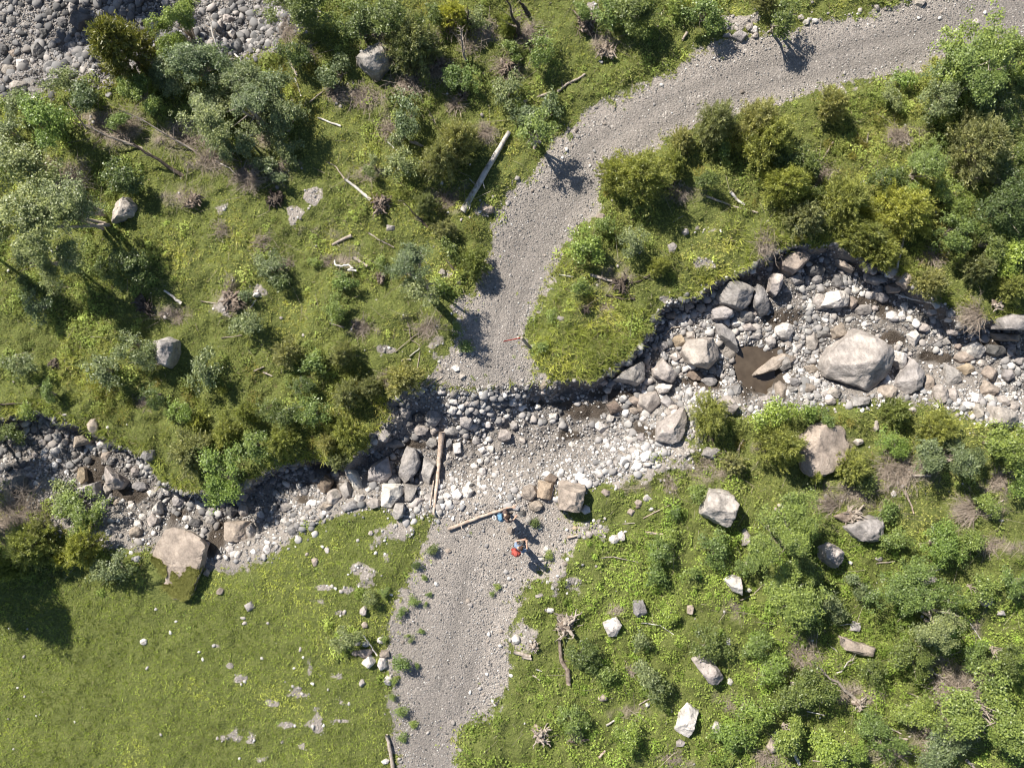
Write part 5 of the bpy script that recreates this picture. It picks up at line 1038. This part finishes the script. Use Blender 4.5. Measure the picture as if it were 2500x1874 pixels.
for i in range(16):
    u_ = R_.uniform(2255, 2400); v_ = R_.uniform(1640, 1800); l_ = R_.uniform(40, 95); a_ = math.radians(R_.gauss(38, 14))
    log("stick", None, "stick", [(u_ - l_ / 2 * math.cos(a_), v_ - l_ / 2 * math.sin(a_)), (u_ + l_ / 2 * math.cos(a_), v_ + l_ / 2 * math.sin(a_))], R_.uniform(3, 6), 2, R_.choice([M_GREY, M_GREY, M_TWIG]), group=GST, stubs=1, k=6, up=R_.uniform(.05, .25))
def snag(label, base, tip, w, htip, mat=M_GREY, twigs=16, tl=0.7, name="dead_sapling"):
    """bare dead sapling from its base pixel to its tip pixel; the tip stands htip metres above ground"""
    rng = random.Random(int(base[0] + 7 * base[1]))
    b = G(*base); t = G(tip[0], tip[1], htip); t = Vector((t.x, t.y, t.z + htip))
    e = bpy.data.objects.new(name, None); COL.objects.link(e); e.location = b
    T = np.array(t - b)
    P = np.array([T * u + np.array([rng.gauss(0, .04), rng.gauss(0, .04), 0]) * (u > 0) for u in np.linspace(0, 1, 7)]); P[0][2] -= 0.05
    tb = TB(); tb.tube(P, np.linspace(w * GSD * 0.62, w * GSD * 0.16, 7), 7)
    link("trunk", tb.mesh("trunk"), mat, e)
    tw = TB(); L = np.linalg.norm(T)
    for i in range(twigs):
        u = rng.uniform(.2, .97); s = T * u
        d = np.array([rng.gauss(0, 1), rng.gauss(0, 1), rng.gauss(0.15, .5)]); d = d / np.linalg.norm(d) + T / L * 0.7
        l = tl * rng.uniform(.3, 1) * (1.15 - u)
        tw.tube([s, s + d * l * .5 + [rng.gauss(0, .03), rng.gauss(0, .03), 0.02], s + d * l], [0.014, 0.010, 0.005], 4)
    link("twigs", tw.mesh("twigs"), M_TWIG, e)
    tag(e, label, "dead tree", "dead saplings and snags")
snag("dead sapling leaning left with a dark thick foot, rightmost of the grey saplings", (446, 428), (262, 311), 8, 1.6, M_BROWN)
snag("long dead sapling leaning left across the dry litter, middle of the grey saplings", (347, 362), (190, 300), 6, 1.3)
snag("forked thin dead sapling reaching up at the left of the grey saplings", (211, 317), (165, 250), 4, 1.2)
snag("thin dead sapling pointing to the riverbed above the other grey saplings", (480, 370), (285, 265), 5, 1.6)
snag("pale bare stem in the leafy shrubs beside the riverbed", (534, 121), (498, 24), 5, 1.5, M_PALE, 6)
snag("thin pale stem pointing down from the leafy shrubs to the upper meadow", (567, 127), (618, 182), 4, 0.6, M_PALE, 4)
snag("upright dead snag with short twigs on the upper slope", (1137, 147), (1122, 60), 5, 1.8, M_GREY, 26, .8)
snag("dead snag behind the upright twiggy one on the upper slope", (1148, 80), (1138, 20), 6, 1.3, M_BROWN, 14, .6)
snag("grey snag spreading its twigs over the dark mossy boulder", (965, 160), (928, 108), 5, 1.4, M_GREY, 24, .9)
snag("dark broken trunk leaning over the dry root plate at the top", (1272, 95), (1238, 0), 9, 2.2, M_BROWN, 12, .8)
snag("short dark stump trunk at the top edge", (1290, 34), (1272, 0), 11, 0.9, M_BROWN, 3, .3)
snag("dead fan of branches on the olive tree at the right edge", (2420, 345), (2370, 305), 4, 1.4, M_TWIG, 22, .8)
snag("thin dead stem leaning in the conifers of the left meadow", (1045, 555), (985, 495), 5, 0.8, M_BROWN, 10, .4)
snag("small forked dead shrub standing on the grassy island", (1682, 385), (1668, 345), 3, 0.7, M_BROWN, 10, .4)
snag("bare curved shoot with a dark foot on the grassy island", (1748, 372), (1775, 335), 4, 0.4, M_BROWN, 4, .3)
snag("grey dead stem beside the spruce leaning over the left riverbed", (800, 235), (845, 175), 5, 0.8, M_BROWN, 8, .4)
snag("brown thin stem rising by the grey-green shrub above the white log", (1075, 320), (1045, 270), 3, 1.0, M_GREY, 6, .4)

def dead_brush(px, py, rpx, label=None, n=150, dirx=None, hfac=0.55, name="dead_brush", mat=None):
    rng = random.Random(int(px * 3 + py)); r = rpx * GSD
    g = G(px, py, 0.2); tb = TB(); bias = [rng.uniform(0, 6.283) for _ in range(3)]
    for i in range(n):
        a = (rng.choice(bias) + rng.gauss(0, .5) if rng.random() < .6 else rng.uniform(0, 6.283)) if dirx is None else dirx + rng.gauss(0, .55)
        b = np.array([rng.gauss(0, .36 if dirx is None else .14), rng.gauss(0, .36 if dirx is None else .14), rng.uniform(0, .12)]) * r
        l = r * rng.uniform(.4, 1.08); el = rng.uniform(.05, 1.0) * hfac
        d = np.array([math.cos(a), math.sin(a), el]); m = b + d * l * .5 + np.array([rng.gauss(0, .05), rng.gauss(0, .05), .10]) * r
        t = b + d * l + np.array([rng.gauss(0, .10), rng.gauss(0, .10), -.12 * rng.random()]) * r
        t[2] = max(t[2], 0.02)
        tb.tube([b, m, t], [0.009, 0.007, 0.003], 3)
        for _ in range(2):
            u = rng.uniform(.4, .95); s = m + (t - m) * u; q = np.array([rng.gauss(0, 1), rng.gauss(0, 1), rng.gauss(.2, .4)]) * r * .16
            tb.tube([s, s + q], [0.005, 0.003], 3)
    o = link(name, tb.mesh(name, False), mat or M_TWIG, None, g)
    if label: tag(o, label, "dead brush", "heaps of dead brush")
    else: later(o, "grey heap of dead twigs", px, py, rpx, "dead brush", "heaps of dead brush")
for t in [(612, 440, 36), (510, 388, 46), (590, 420, 34), (181, 437, 44), (953, 312, 30), (1185, 322, 26), (1090, 490, 32), (893, 232, 34), (1660, 465, 28), (1075, 170, 30), (1240, 160, 36), (2046, 1093, 30), (1040, 800, 34), (1874, 592, 34), (2378, 410, 40), (2302, 1805, 44), (2110, 1198, 14), (310, 300, 40), (1050, 90, 26), (1150, 110, 26), (750, 130, 24), (940, 925, 22), (2440, 1170, 26), (1480, 745, 22), (1900, 1330, 26), (1890, 1630, 30), (345, 985, 24), (2290, 1760, 46), (1100, 55, 30), (1030, 145, 28), (700, 640, 20), (640, 590, 26), (1255, 45, 30), (1730, 1130, 24), (1640, 1180, 22), (1540, 1640, 18), (620, 260, 32), (460, 335, 40), (250, 310, 34), (125, 445, 36), (700, 70, 30), (930, 65, 26), (1000, 205, 34), (1110, 255, 26), (680, 425, 24), (900, 425, 24), (820, 225, 24), (1290, 85, 28), (2200, 330, 26), (2450, 425, 34), (2010, 425, 24), (2420, 1330, 30), (1960, 1605, 34), (2185, 1840, 34), (1640, 1850, 24), (1870, 1850, 22), (540, 560, 22), (800, 640, 22), (880, 800, 24), (430, 770, 22)]:
    dead_brush(*t, n=int(40 + t[2] * 2.2))
dead_brush(2395, 768, 56, "big grey dead bush with fanned branches at the right end of the stream", 260, math.pi * 1.02)
dead_brush(2281, 628, 30, "small grey dead bush on the slope above the right stream bank", 110)
dead_brush(2197, 1150, 54, "wide dead brush heap between green bushes right of the pale slab", 240)
dead_brush(2385, 1246, 60, "pale fan of fallen conifer branches near the right edge", 180, math.pi, 0.2)
dead_brush(2333, 1680, 62, "large heap of cut branches in the lower right", 240, None, 0.3)
dead_brush(30, 1250, 70, "dark dead brush in the shade at the left edge of the stream", 220)
dead_brush(2040, 1235, 46, "fan of dry roots spreading left from the stump on the layered boulder", 110, math.pi * 0.86, 0.6)

def root_stump(px, py, rpx, label, n=30, mat=None, hub=True, trunk=None, up=0.35):
    """uprooted stump: a soil-clotted root plate with radiating broken roots (and a trunk stub)"""
    rng = random.Random(int(px + py * 5)); r = rpx * GSD
    g = G(px, py, 0.3)
    e = bpy.data.objects.new("root_stump", None); COL.objects.link(e); e.location = g
    bias = [rng.uniform(0, 6.283) for _ in range(rng.choice([2, 3, 3, 4]))]
    d_, f_ = ICO[4]
    pl = [((rng.gauss(0, 1), rng.gauss(0, 1), rng.gauss(0, 1)), rng.uniform(.20, .48) * r) for _ in range(11)] + [((0, 0, -1), 0.25 * r), ((0, 0, 1), 0.30 * r)]
    v = rock_verts(d_, pl, 9, 0.17, r, int(px))
    me = npmesh("root_plate", v + np.array([0, 0, .2 * r]), f_, False)
    link("root_plate", me, M_ROOT if mat is M_GREY else M_SOIL, e)
    tb = TB()
    for i in range(int(n * 1.5)):
        a = rng.choice(bias) + rng.gauss(0, .55) if rng.random() < .7 else rng.uniform(0, 6.283); l = r * rng.uniform(.30, 0.95); w = rng.choice([.02, .03, .045, .065, .09]) * (0.7 + r * .5)
        b = np.array([math.cos(a) * .2 * r, math.sin(a) * .2 * r, rng.uniform(.1, .5) * r])
        m = b + np.array([math.cos(a + rng.gauss(0, .8)), math.sin(a + rng.gauss(0, .8)), rng.uniform(-.2, .7)]) * l * .5
        t = m + np.array([math.cos(a + rng.gauss(0, 1.5)), math.sin(a + rng.gauss(0, 1.5)), rng.uniform(-.7, .5)]) * l * .5
        t[2] = max(t[2], 0.0)
        tb.tube(refine([b, m, t], 3, .05 * r, rng), np.linspace(w, w * .25, 7), 5)
        if rng.random() < .6: tb.tube([m, m + np.array([rng.gauss(0, .25), rng.gauss(0, .25), rng.gauss(.1, .2)]) * r], [w * .5, w * .12], 4)
    link("roots", tb.mesh("roots"), mat or M_ROOT, e)
    if trunk:
        t = G(*trunk); P = refine([(0, 0, .3 * r), tuple((Vector(t) - g) * .5 + Vector((0, 0, .25 * r))), tuple(Vector(t) - g + Vector((0, 0, .15)))], 3, .012, rng)
        tt = TB(); tt.tube(P, np.linspace(.15 * r + .03, .10 * r + .02, len(P)), 9); link("trunk", tt.mesh("trunk"), M_GREY, e)
    tag(e, label, "tree stump", "uprooted stumps")
root_stump(929, 504, 36, "large dark root plate of the fallen pale trunk in the upper meadow", 34)
root_stump(668, 482, 30, "black tangle of roots beside the shaded cobbles in the meadow", 34, M_BROWN)
root_stump(470, 488, 28, "brown upturned root plate left of the stony bare patch", 34)
root_stump(566, 735, 38, "upturned twiggy roots above the lone dark shrub", 40)
root_stump(130, 886, 20, "small black root hollow in the far left meadow", 22, M_BROWN)
root_stump(926, 676, 22, "narrow dark root plate right of the curled driftwood", 22)
root_stump(1432, 752, 17, "little dark nest of roots on the grassy bank", 24, M_BROWN)
root_stump(1520, 690, 30, "dark pile of roots on the island above the stream bank", 30, M_BROWN)
root_stump(1435, 62, 38, "root plate full of white stones near the top edge", 30)
root_stump(1483, 118, 30, "bristling grey root crown between the road and the stony root plate", 46, M_TWIG)
root_stump(1242, 165, 34, "dark root plate under dead brush above the white log", 34)
root_stump(1381, 1528, 44, "big pale twisted uprooted stump beside the lower track", 34, M_GREY, trunk=(1362, 1500))
root_stump(1318, 1799, 30, "left of two root crowns near the bottom edge", 26, M_GREY)
root_stump(1405, 1796, 32, "darker right one of two root crowns near the bottom edge", 32)
root_stump(2078, 1256, 34, "pale broken stump leaning on the layered boulder", 24, M_GREY)
root_stump(1128, 230, 22, "small brown stump in the dry grass of the upper slope", 22)
root_stump(1077, 158, 24, "brown stump in the dark hollow beside the snags", 24)
root_stump(1043, 398, 22, "pink brown root plate behind the grey-green shrub", 20)
root_stump(2441, 738, 22, "round stump end beside the big grey dead bush", 14, M_GREY)
root_stump(865, 790, 11, "tiny dark stump in the lower left meadow", 14)
root_stump(347, 748, 30, "black dead roots in the long tree shadow of the left meadow", 34, M_BROWN)
root_stump(1306, 1582, 16, "small pale root knot beside the two short cut logs", 18, M_GREY)
root_stump(2100, 1722, 26, "sawn stump with bare branches spreading to its upper left", 14, M_GREY, trunk=(2078, 1708))
root_stump(1742, 1072, 18, "brown roots bared under the bush beside the triangular outcrop", 20)
snag("bare branch reaching up left from the sawn stump, lower one", (2095, 1715), (1990, 1622), 8, 0.7, M_GREY, 22, .9, "dead_branch")
snag("bare branch reaching far left from the sawn stump, upper one", (2040, 1690), (1925, 1590), 5, 0.7, M_TWIG, 22, .9, "dead_branch")
snag("pale forked dead branch beside the tan slab", (2035, 1650), (2090, 1600), 4, 0.5, M_PALE, 14, .6, "dead_branch")
# fine litter of dry twigs on the brown spots
x, y, z, r = scatter(70000, np.clip(dirt * 1.3 + 0.035 * (1 - lawn_w), 0, 1) * veg * frame * free, None, 95)
nT = len(x); a = r.uniform(0, 6.283, nT); L = 0.10 + 0.95 * r.random(nT) ** 3.2; w = r.uniform(.004, .010, nT)
c = np.stack([np.cos(a), np.sin(a), r.normal(0.1, .15, nT)], -1) * L[:, None]
s = np.stack([-np.sin(a), np.cos(a), 0 * a], -1) * w[:, None]
P0 = np.stack([x, y, z + r.uniform(.03, .20, nT)], -1)
top = np.array([0, 0, 1.0]) * w[:, None]
V = np.stack([P0 - s, P0 + s, P0 + c + s * .5, P0 + c - s * .5, P0 + top, P0 + c + top * .5], 1).reshape(-1, 3)
base = np.arange(nT)[:, None] * 6
F = np.concatenate([base + np.array([[0, 4, 5, 3]]), base + np.array([[4, 1, 2, 5]]), base + np.array([[1, 0, 3, 2]])])
me = npmesh("twig_litter", V, F); pcol(me, "col", np.repeat(np.array([[.40, .335, .27]]) * r.uniform(.5, 1.25, (nT, 1)), 6, 0))
tag(link("twig_litter", me, M_COB), "dry twig litter lying on the brown bare spots", "twigs", None, "stuff")
# moss cap of the outcrop: a part of it
def moss(rock, pts, n, seed):
    r = np.random.default_rng(seed)
    dg = bpy.context.evaluated_depsgraph_get()
    P2 = [tuple(G(a_, b_, 1.0))[:2] for a_, b_ in pts]
    xs = r.uniform(min(p[0] for p in P2), max(p[0] for p in P2), n); ys = r.uniform(min(p[1] for p in P2), max(p[1] for p in P2), n)
    k = inside(xs, ys, P2) & (fbm(xs, ys, 2.6, 4, seed) > 0.10 - 0.75 * sst((sdist(xs, ys, P2) + 0.1) / 0.7)); xs, ys = xs[k], ys[k]
    V = []; C = []
    me_ = rock.data
    from mathutils.bvhtree import BVHTree
    bv = BVHTree.FromPolygons([v.co[:] for v in me_.vertices], [p.vertices[:] for p in me_.polygons])
    for X_, Y_ in zip(xs, ys):
        h = bv.ray_cast(Vector((X_ - rock.location.x, Y_ - rock.location.y, 5)), Vector((0, 0, -1)))
        if h[0] is None: continue
        for _ in range(5):
            a_ = r.uniform(0, 6.283); q = np.array(h[0]); t = q + np.array([math.cos(a_) * .09, math.sin(a_) * .09, .10]) * r.uniform(.5, 1.2)
            sd = np.array([-math.sin(a_), math.cos(a_), 0]) * .016
            V += [q - sd, q + sd, t]; C += [np.array([.34, .335, .11]) * r.uniform(.6, 1.2)] * 3
    me = npmesh("moss", np.array(V), np.arange(len(V)).reshape(-1, 3)); pcol(me, "col", np.array(C))
    return link("moss", me, M_BLADE, rock)
moss(OUTCROP, [(408, 1392), (440, 1382), (490, 1380), (500, 1440), (470, 1490), (430, 1492), (385, 1475), (350, 1440), (395, 1440)], 8000, 5)
moss(OUTCROP, [(345, 1370), (388, 1378), (384, 1415), (372, 1445), (340, 1430)], 2500, 6)["label"] = "dark moss on the left flank"

# ------------------------------------------------------------------ water
def pool(name, px, py, rx, ry, dz, seed):
    g = G(px, py); n = 56
    a = np.linspace(0, 2 * math.pi, n, endpoint=False)
    rr = 1 + 0.30 * np.array([vnoise(np.cos(t) * 1.6 + seed, np.sin(t) * 1.6, seed) for t in a])
    low = min(hgt(g.x + math.cos(t) * rx * GSD * .7, g.y + math.sin(t) * ry * GSD * .7) for t in a[::4])
    z = dz if dz < 0 else max(low, g.z) + dz
    V = [(0, 0, 0)] + [(math.cos(t) * rx * GSD * q, math.sin(t) * ry * GSD * q, 0) for t, q in zip(a, rr)]
    V += [(v[0] * .9, v[1] * .9, -0.3) for v in V[1:]]
    F = [(0, 1 + i, 1 + (i + 1) % n) for i in range(n)] + [(1 + i, 1 + n + i, 1 + n + (i + 1) % n, 1 + (i + 1) % n) for i in range(n)]
    me = bpy.data.meshes.new(name); me.from_pydata(V, [], F); me.update()
    return tag(link(name, me, M_WATER, None, (g.x, g.y, z)), kind="structure")
M_WATER, nt_, b_, _o = mat_new("muddy_water")
q_ = N(nt_); co_ = q_.new("ShaderNodeTexCoord").outputs["Object"]
nt_.links.new(q_.ramp(q_.noise(co_, 2.2, 4), [(0.3, (0.060, 0.045, 0.032)), (0.7, (0.100, 0.077, 0.055))]), b_.inputs["Base Color"])
b_.inputs["Roughness"].default_value = 0.16; b_.inputs["Specular IOR Level"].default_value = 0.5
nt_.links.new(q_.bump(q_.noise(co_, 7, 3), 0.12, 0.02), b_.inputs["Normal"])
pool("muddy_pool", 1846, 905, 68, 76, POOL_Z, 3)
pool("water", 968, 1129, 12, 22, 0.02, 5)

# ------------------------------------------------------------------ people
def plain(name, c, rough=0.8):
    m, nt, b, o = mat_new(name); q = N(nt)
    co = q.new("ShaderNodeTexCoord").outputs["Object"]
    nt.links.new(q.ramp(q.noise(co, 30, 3), [(0.3, tuple(x * .85 for x in c)), (0.7, tuple(min(1, x * 1.12) for x in c))]), b.inputs["Base Color"])
    b.inputs["Roughness"].default_value = rough
    return m
def skinned(name, V, E, R, parent, mat, sub=2):
    me = bpy.data.meshes.new(name + "_skeleton"); me.from_pydata(V, E, []); me.update()
    o = bpy.data.objects.new("tmp", me); COL.objects.link(o)
    o.modifiers.new("s", 'SKIN'); 
    for i, r in enumerate(R):
        sv = me.skin_vertices[0].data[i]; sv.radius = (r, r) if not isinstance(r, tuple) else r; sv.use_root = (i == 0)
    m2 = o.modifiers.new("d", 'SUBSURF'); m2.levels = sub; m2.render_levels = sub
    dg = bpy.context.evaluated_depsgraph_get()
    nm = bpy.data.meshes.new_from_object(o.evaluated_get(dg))
    bpy.data.objects.remove(o)
    nm.name = name; nm.polygons.foreach_set("use_smooth", np.ones(len(nm.polygons), bool)); nm.materials.clear()
    return link(name, nm, mat, parent)
M_SKIN = plain("skin", (0.52, 0.33, 0.24), 0.6)
def ball(name, c, r, parent, mat, cut=None, amp=0.03, seed=1):
    d, f = ICO[4]
    v = d * np.array(r); v = v * (1 + amp * noise3(d, 5, seed))[:, None] + np.array(c)
    if cut is not None:
        keep = cut(v); f = f[keep[f].all(1)]
    return link(name, npmesh(name, v, f, True), mat, parent)
def person(label, foot, facing, armL, armR, shirt, trousers, hairc, group="two hikers", headpitch=0.05, stance=0.10):
    """armL / armR: (elbow, wrist, tip) in body space: x right, y forward, z up"""
    e = bpy.data.objects.new("person", None); COL.objects.link(e)
    e.location = foot; e.rotation_euler = (0, 0, facing)
    hd = 0.035 + headpitch
    V = [(0, 0, .95), (0, 0, 1.12), (0, .0, 1.28), (0, 0, 1.40), (0, .015, 1.50), (0, hd, 1.60), (0, hd, 1.70), (0, hd + .115, 1.605)]
    R = [(.15, .11), (.13, .10), (.155, .11), (.15, .10), .055, (.078, .092), (.062, .072), .016]
    E = [(0, 1), (1, 2), (2, 3), (3, 4), (4, 5), (5, 6), (5, 7)]
    def add(p, r, par): V.append(p); R.append(r); E.append((par, len(V) - 1)); return len(V) - 1
    for s in (-1, 1):                                   # ears
        add((s * .088, hd - .01, 1.61), .017, 5)
    for s, st in ((-1, -stance * .6), (1, stance * .6)):
        h = add((s * .095, 0, .90), .092, 0); k = add((s * .105, st * .5 + .02, .50), .062, h); a = add((s * .11, st, .10), .042, k)
        hl = add((s * .11, st - .02, .045), .042, a); add((s * .125, st + .17, .035), .034, hl)
    for s, arm in ((-1, armL), (1, armR)):
        sh = add((s * .185, -.01, 1.395), .062, 3)
        el, wr, tp = [np.array(p, float) for p in arm]
        ei = add(tuple(el), .044, sh); wi = add(tuple(wr), .029, ei)
        d = tp - wr; d /= np.linalg.norm(d); side = np.cross(d, (0, 0, 1.0)); side /= np.linalg.norm(side); nrm = np.cross(side, d)
        pa = add(tuple(wr + d * .07), (.036, .022), wi)
        for j, (o_, ln) in enumerate(((-.030, .068), (-.010, .078), (.010, .073), (.029, .058))):
            f1 = add(tuple(wr + d * .095 + side * o_), .0095, pa)
            f2 = add(tuple(wr + d * (.095 + ln * .5) + side * o_ * 1.1 - nrm * .012), .0088, f1)
            add(tuple(wr + d * (.095 + ln * .85) + side * o_ * 1.1 - nrm * .036), .0075, f2)
        t1 = add(tuple(wr + d * .045 - side * s * .038), .0105, wi); add(tuple(wr + d * .085 - side * s * .050 - nrm * .02), .009, t1)
    skinned("body", V, E, R, e, M_SKIN)
    # clothing: slightly larger skins over the covered limbs
    sv = [(0, 0, .93), (0, 0, 1.12), (0, 0, 1.28), (0, 0, 1.40), (0, .01, 1.465)]; sr = [(.168, .128), (.15, .118), (.172, .128), (.165, .115), .075]; se_ = [(0, 1), (1, 2), (2, 3), (3, 4)]
    for s, arm in ((-1, armL), (1, armR)):
        sv.append((s * .19, -.01, 1.40)); sr.append(.078); se_.append((3, len(sv) - 1))
        el = np.array(arm[0], float); p = np.array((s * .19, -.01, 1.40)) * .25 + el * .75
        sv.append(tuple(p)); sr.append(.066); se_.append((len(sv) - 2, len(sv) - 1))
    skinned("shirt", sv, se_, sr, e, shirt)
    tv = [(0, 0, .98)]; tr = [(.158, .12)]; te = []
    for s, st in ((-1, -stance * .6), (1, stance * .6)):
        i0 = len(tv)
        tv += [(s * .098, 0, .88), (s * .105, st * .5 + .02, .50), (s * .11, st, .16)]; tr += [.108, .078, .062]; te += [(0, i0), (i0, i0 + 1), (i0 + 1, i0 + 2)]
    skinned("trousers", tv, te, tr, e, trousers)
    for s, st in ((-1, -stance * .6), (1, stance * .6)):
        skinned("shoe", [(s * .11, st - .055, .05), (s * .115, st + .05, .052), (s * .125, st + .18, .04)], [(0, 1), (1, 2)], [.052, .05, .042], e, M_SHOE)
    hair = ball("hair", (0, hd - .012, 1.655), (.094, .112, .098), e, hairc, lambda v: (v[:, 2] > 1.60) | (v[:, 1] < hd - .03), .07, 4)
    tag(e, label, "person", group)
    return e
def backpack(label, at, facing, col, dark, size=(.30, .20, .52)):
    e = bpy.data.objects.new("backpack", None); COL.objects.link(e); e.location = at; e.rotation_euler = (0, 0, facing)
    def bag(nm, c, s, mat, k=5):
        d, f = ICO[4]
        pl = [((1, 0, 0), s[0] / 2), ((-1, 0, 0), s[0] / 2), ((0, 1, 0), s[1] / 2), ((0, -1, .15), s[1] / 2), ((0, 0, 1), s[2] / 2), ((0, 0, -1), s[2] / 2)]
        v = rock_verts(d, pl, k, 0.02, s[2] / 2, 3) + np.array(c)
        return link(nm, npmesh(nm, v, f, True), mat, e)
    w, dp, h = size
    bag("pack_body", (0, 0, 0), size, col); bag("front_pocket", (0, -dp * .52, -h * .12), (w * .78, dp * .5, h * .5), dark)
    bag("lid", (0, -.01, h * .47), (w * .92, dp * 1.1, h * .22), col); bag("side_pocket", (w * .52, 0, -h * .22), (.09, dp * .6, h * .35), dark); bag("side_pocket", (-w * .52, 0, -h * .22), (.09, dp * .6, h * .35), dark)
    for s in (-1, 1):
        tb = TB(); tb.tube([(s * .11, dp * .42, h * .38), (s * .125, dp * .5 + .12, h * .36), (s * .13, dp * .5 + .20, h * .1), (s * .125, dp * .5 + .10, -h * .2), (s * .12, dp * .4, -h * .32)], [.022] * 5, 6)
        link("strap", tb.mesh("strap"), dark, e)
    tag(e, label, "backpack", "hikers' backpacks")
    return e
M_SHOE = plain("boots", (0.09, 0.07, 0.055))
blue = plain("blue_nylon", (0.13, 0.27, 0.40)); navy = plain("navy_nylon", (0.045, 0.075, 0.12)); red = plain("red_nylon", (0.40, 0.085, 0.065)); dred = plain("dark_red_nylon", (0.30, 0.045, 0.035))
dkshirt = plain("brown_shirt", (0.12, 0.085, 0.075)); blshirt = plain("blue_grey_shirt", (0.20, 0.26, 0.36)); dtr = plain("dark_trousers", (0.05, 0.05, 0.055)); gtr = plain("grey_trousers", (0.13, 0.13, 0.135))
hair1 = plain("dark_hair", (0.035, 0.022, 0.016)); hair2 = plain("brown_hair", (0.075, 0.040, 0.028)); white = plain("white_cord", (0.75, 0.74, 0.72)); black = plain("black_plastic", (0.02, 0.02, 0.022), 0.4)
f1 = math.radians(-90 + 18); p1 = G(1236, 1248)
person("hiker in a dark top with a blue backpack, arms held forward", p1, f1, ((-.30, .10, 1.20), (-.27, .34, 1.22), (-.20, .46, 1.24)), ((.30, .10, 1.18), (.20, .32, 1.20), (.10, .42, 1.24)), dkshirt, dtr, hair1)
def rel(p, f, v): return Vector(p) + Matrix.Rotation(f, 3, 'Z') @ Vector(v)
bp1 = backpack("blue backpack with white cord worn by the upper hiker", rel(p1, f1, (0, -.235, 1.20)), f1, blue, navy)
tb = TB(); a = np.linspace(0, 6.0, 14); tb.tube(np.stack([np.cos(a) * .09 - .08, -.24 + np.sin(a) * .07, np.full(14, .02)], -1), [.014] * 14, 6); link("cord", tb.mesh("cord"), white, bp1)
f2 = math.radians(-90 + 54); p2 = G(1268, 1323)
person("hiker in a blue-grey shirt with a red backpack, both hands raised in front", p2, f2, ((-.27, .14, 1.18), (-.10, .33, 1.24), (-.02, .42, 1.26)), ((.27, .14, 1.18), (.12, .33, 1.24), (.04, .42, 1.26)), blshirt, gtr, hair2)
backpack("red backpack worn by the lower hiker", rel(p2, f2, (0, -.25, 1.20)), f2, red, dred, (.33, .22, .54))
rc = bpy.data.objects.new("handheld_controller", None); COL.objects.link(rc); rc.location = rel(p2, f2, (0.01, .455, 1.235)); rc.rotation_euler = (math.radians(25), 0, f2)
d_, f_ = ICO[3]
v = rock_verts(d_, [((1, 0, 0), .075), ((-1, 0, 0), .075), ((0, 1, 0), .045), ((0, -1, 0), .045), ((0, 0, 1), .018), ((0, 0, -1), .018)], 10, 0, .1, 1)
link("case", npmesh("case", v, f_, True), black, rc)
for s in (-1, 1):
    tb = TB(); tb.tube([(s * .05, .04, 0), (s * .06, .10, .02)], [.008, .006], 6); link("antenna", tb.mesh("antenna"), black, rc)
tag(rc, "small dark handheld device held by the lower hiker", "controller")
for nm, lb, a0, a1 in (("hiking_pole", "thin pale hiking pole held by the upper hiker", rel(p1, f1, (.17, .42, 1.30)), rel(p1, f1, (.40, .62, .02))),):
    e = bpy.data.objects.new(nm, None); COL.objects.link(e); e.location = a1
    A = np.array(a0 - a1); tb = TB(); tb.tube([(0, 0, 0), A * .5, A * .9], [.006, .008, .009], 8); link("shaft", tb.mesh("shaft"), white, e)
    tb = TB(); tb.tube([A * .88, A * .95, A * 1.02], [.015, .014, .017], 8); link("grip", tb.mesh("grip"), black, e)
    tag(e, lb, "hiking pole")
# red barrier tape and its leaning post at the end of the upper road
g0, g1 = G(1229, 833, .35), G(1273, 824, .5)
A = np.array((g1.x - g0.x, g1.y - g0.y, g1.z - g0.z)); ts = np.linspace(0, 1, 12)
V = []
for t in ts:
    c = A * t + np.array([0, 0, .35 + .15 * t - .5 * t * (1 - t)])
    for dz in (-.025, .025): 
        for dn in (-.004, .004): V.append(c + np.array([0.02 * dz / .025, dn + dz * .8, dz]))
F = []
for i in range(11):
    b = i * 4; F += [(b, b + 4, b + 6, b + 2), (b + 1, b + 3, b + 7, b + 5), (b, b + 1, b + 5, b + 4), (b + 2, b + 6, b + 7, b + 3)]
me = npmesh("barrier_tape", np.array(V), np.array(F))
tag(link("barrier_tape", me, plain("red_tape", (0.55, 0.06, 0.04)), None, g0), "thin red tape strung across the road's end at the ford", "tape")
log("wooden_post", "short leaning wooden post holding the red tape", "post", [(1292, 846), (1273, 824)], 8, 7, M_GREY, lift=[0.0, 0.75], k=10, jit=0.003)
finish_labels()
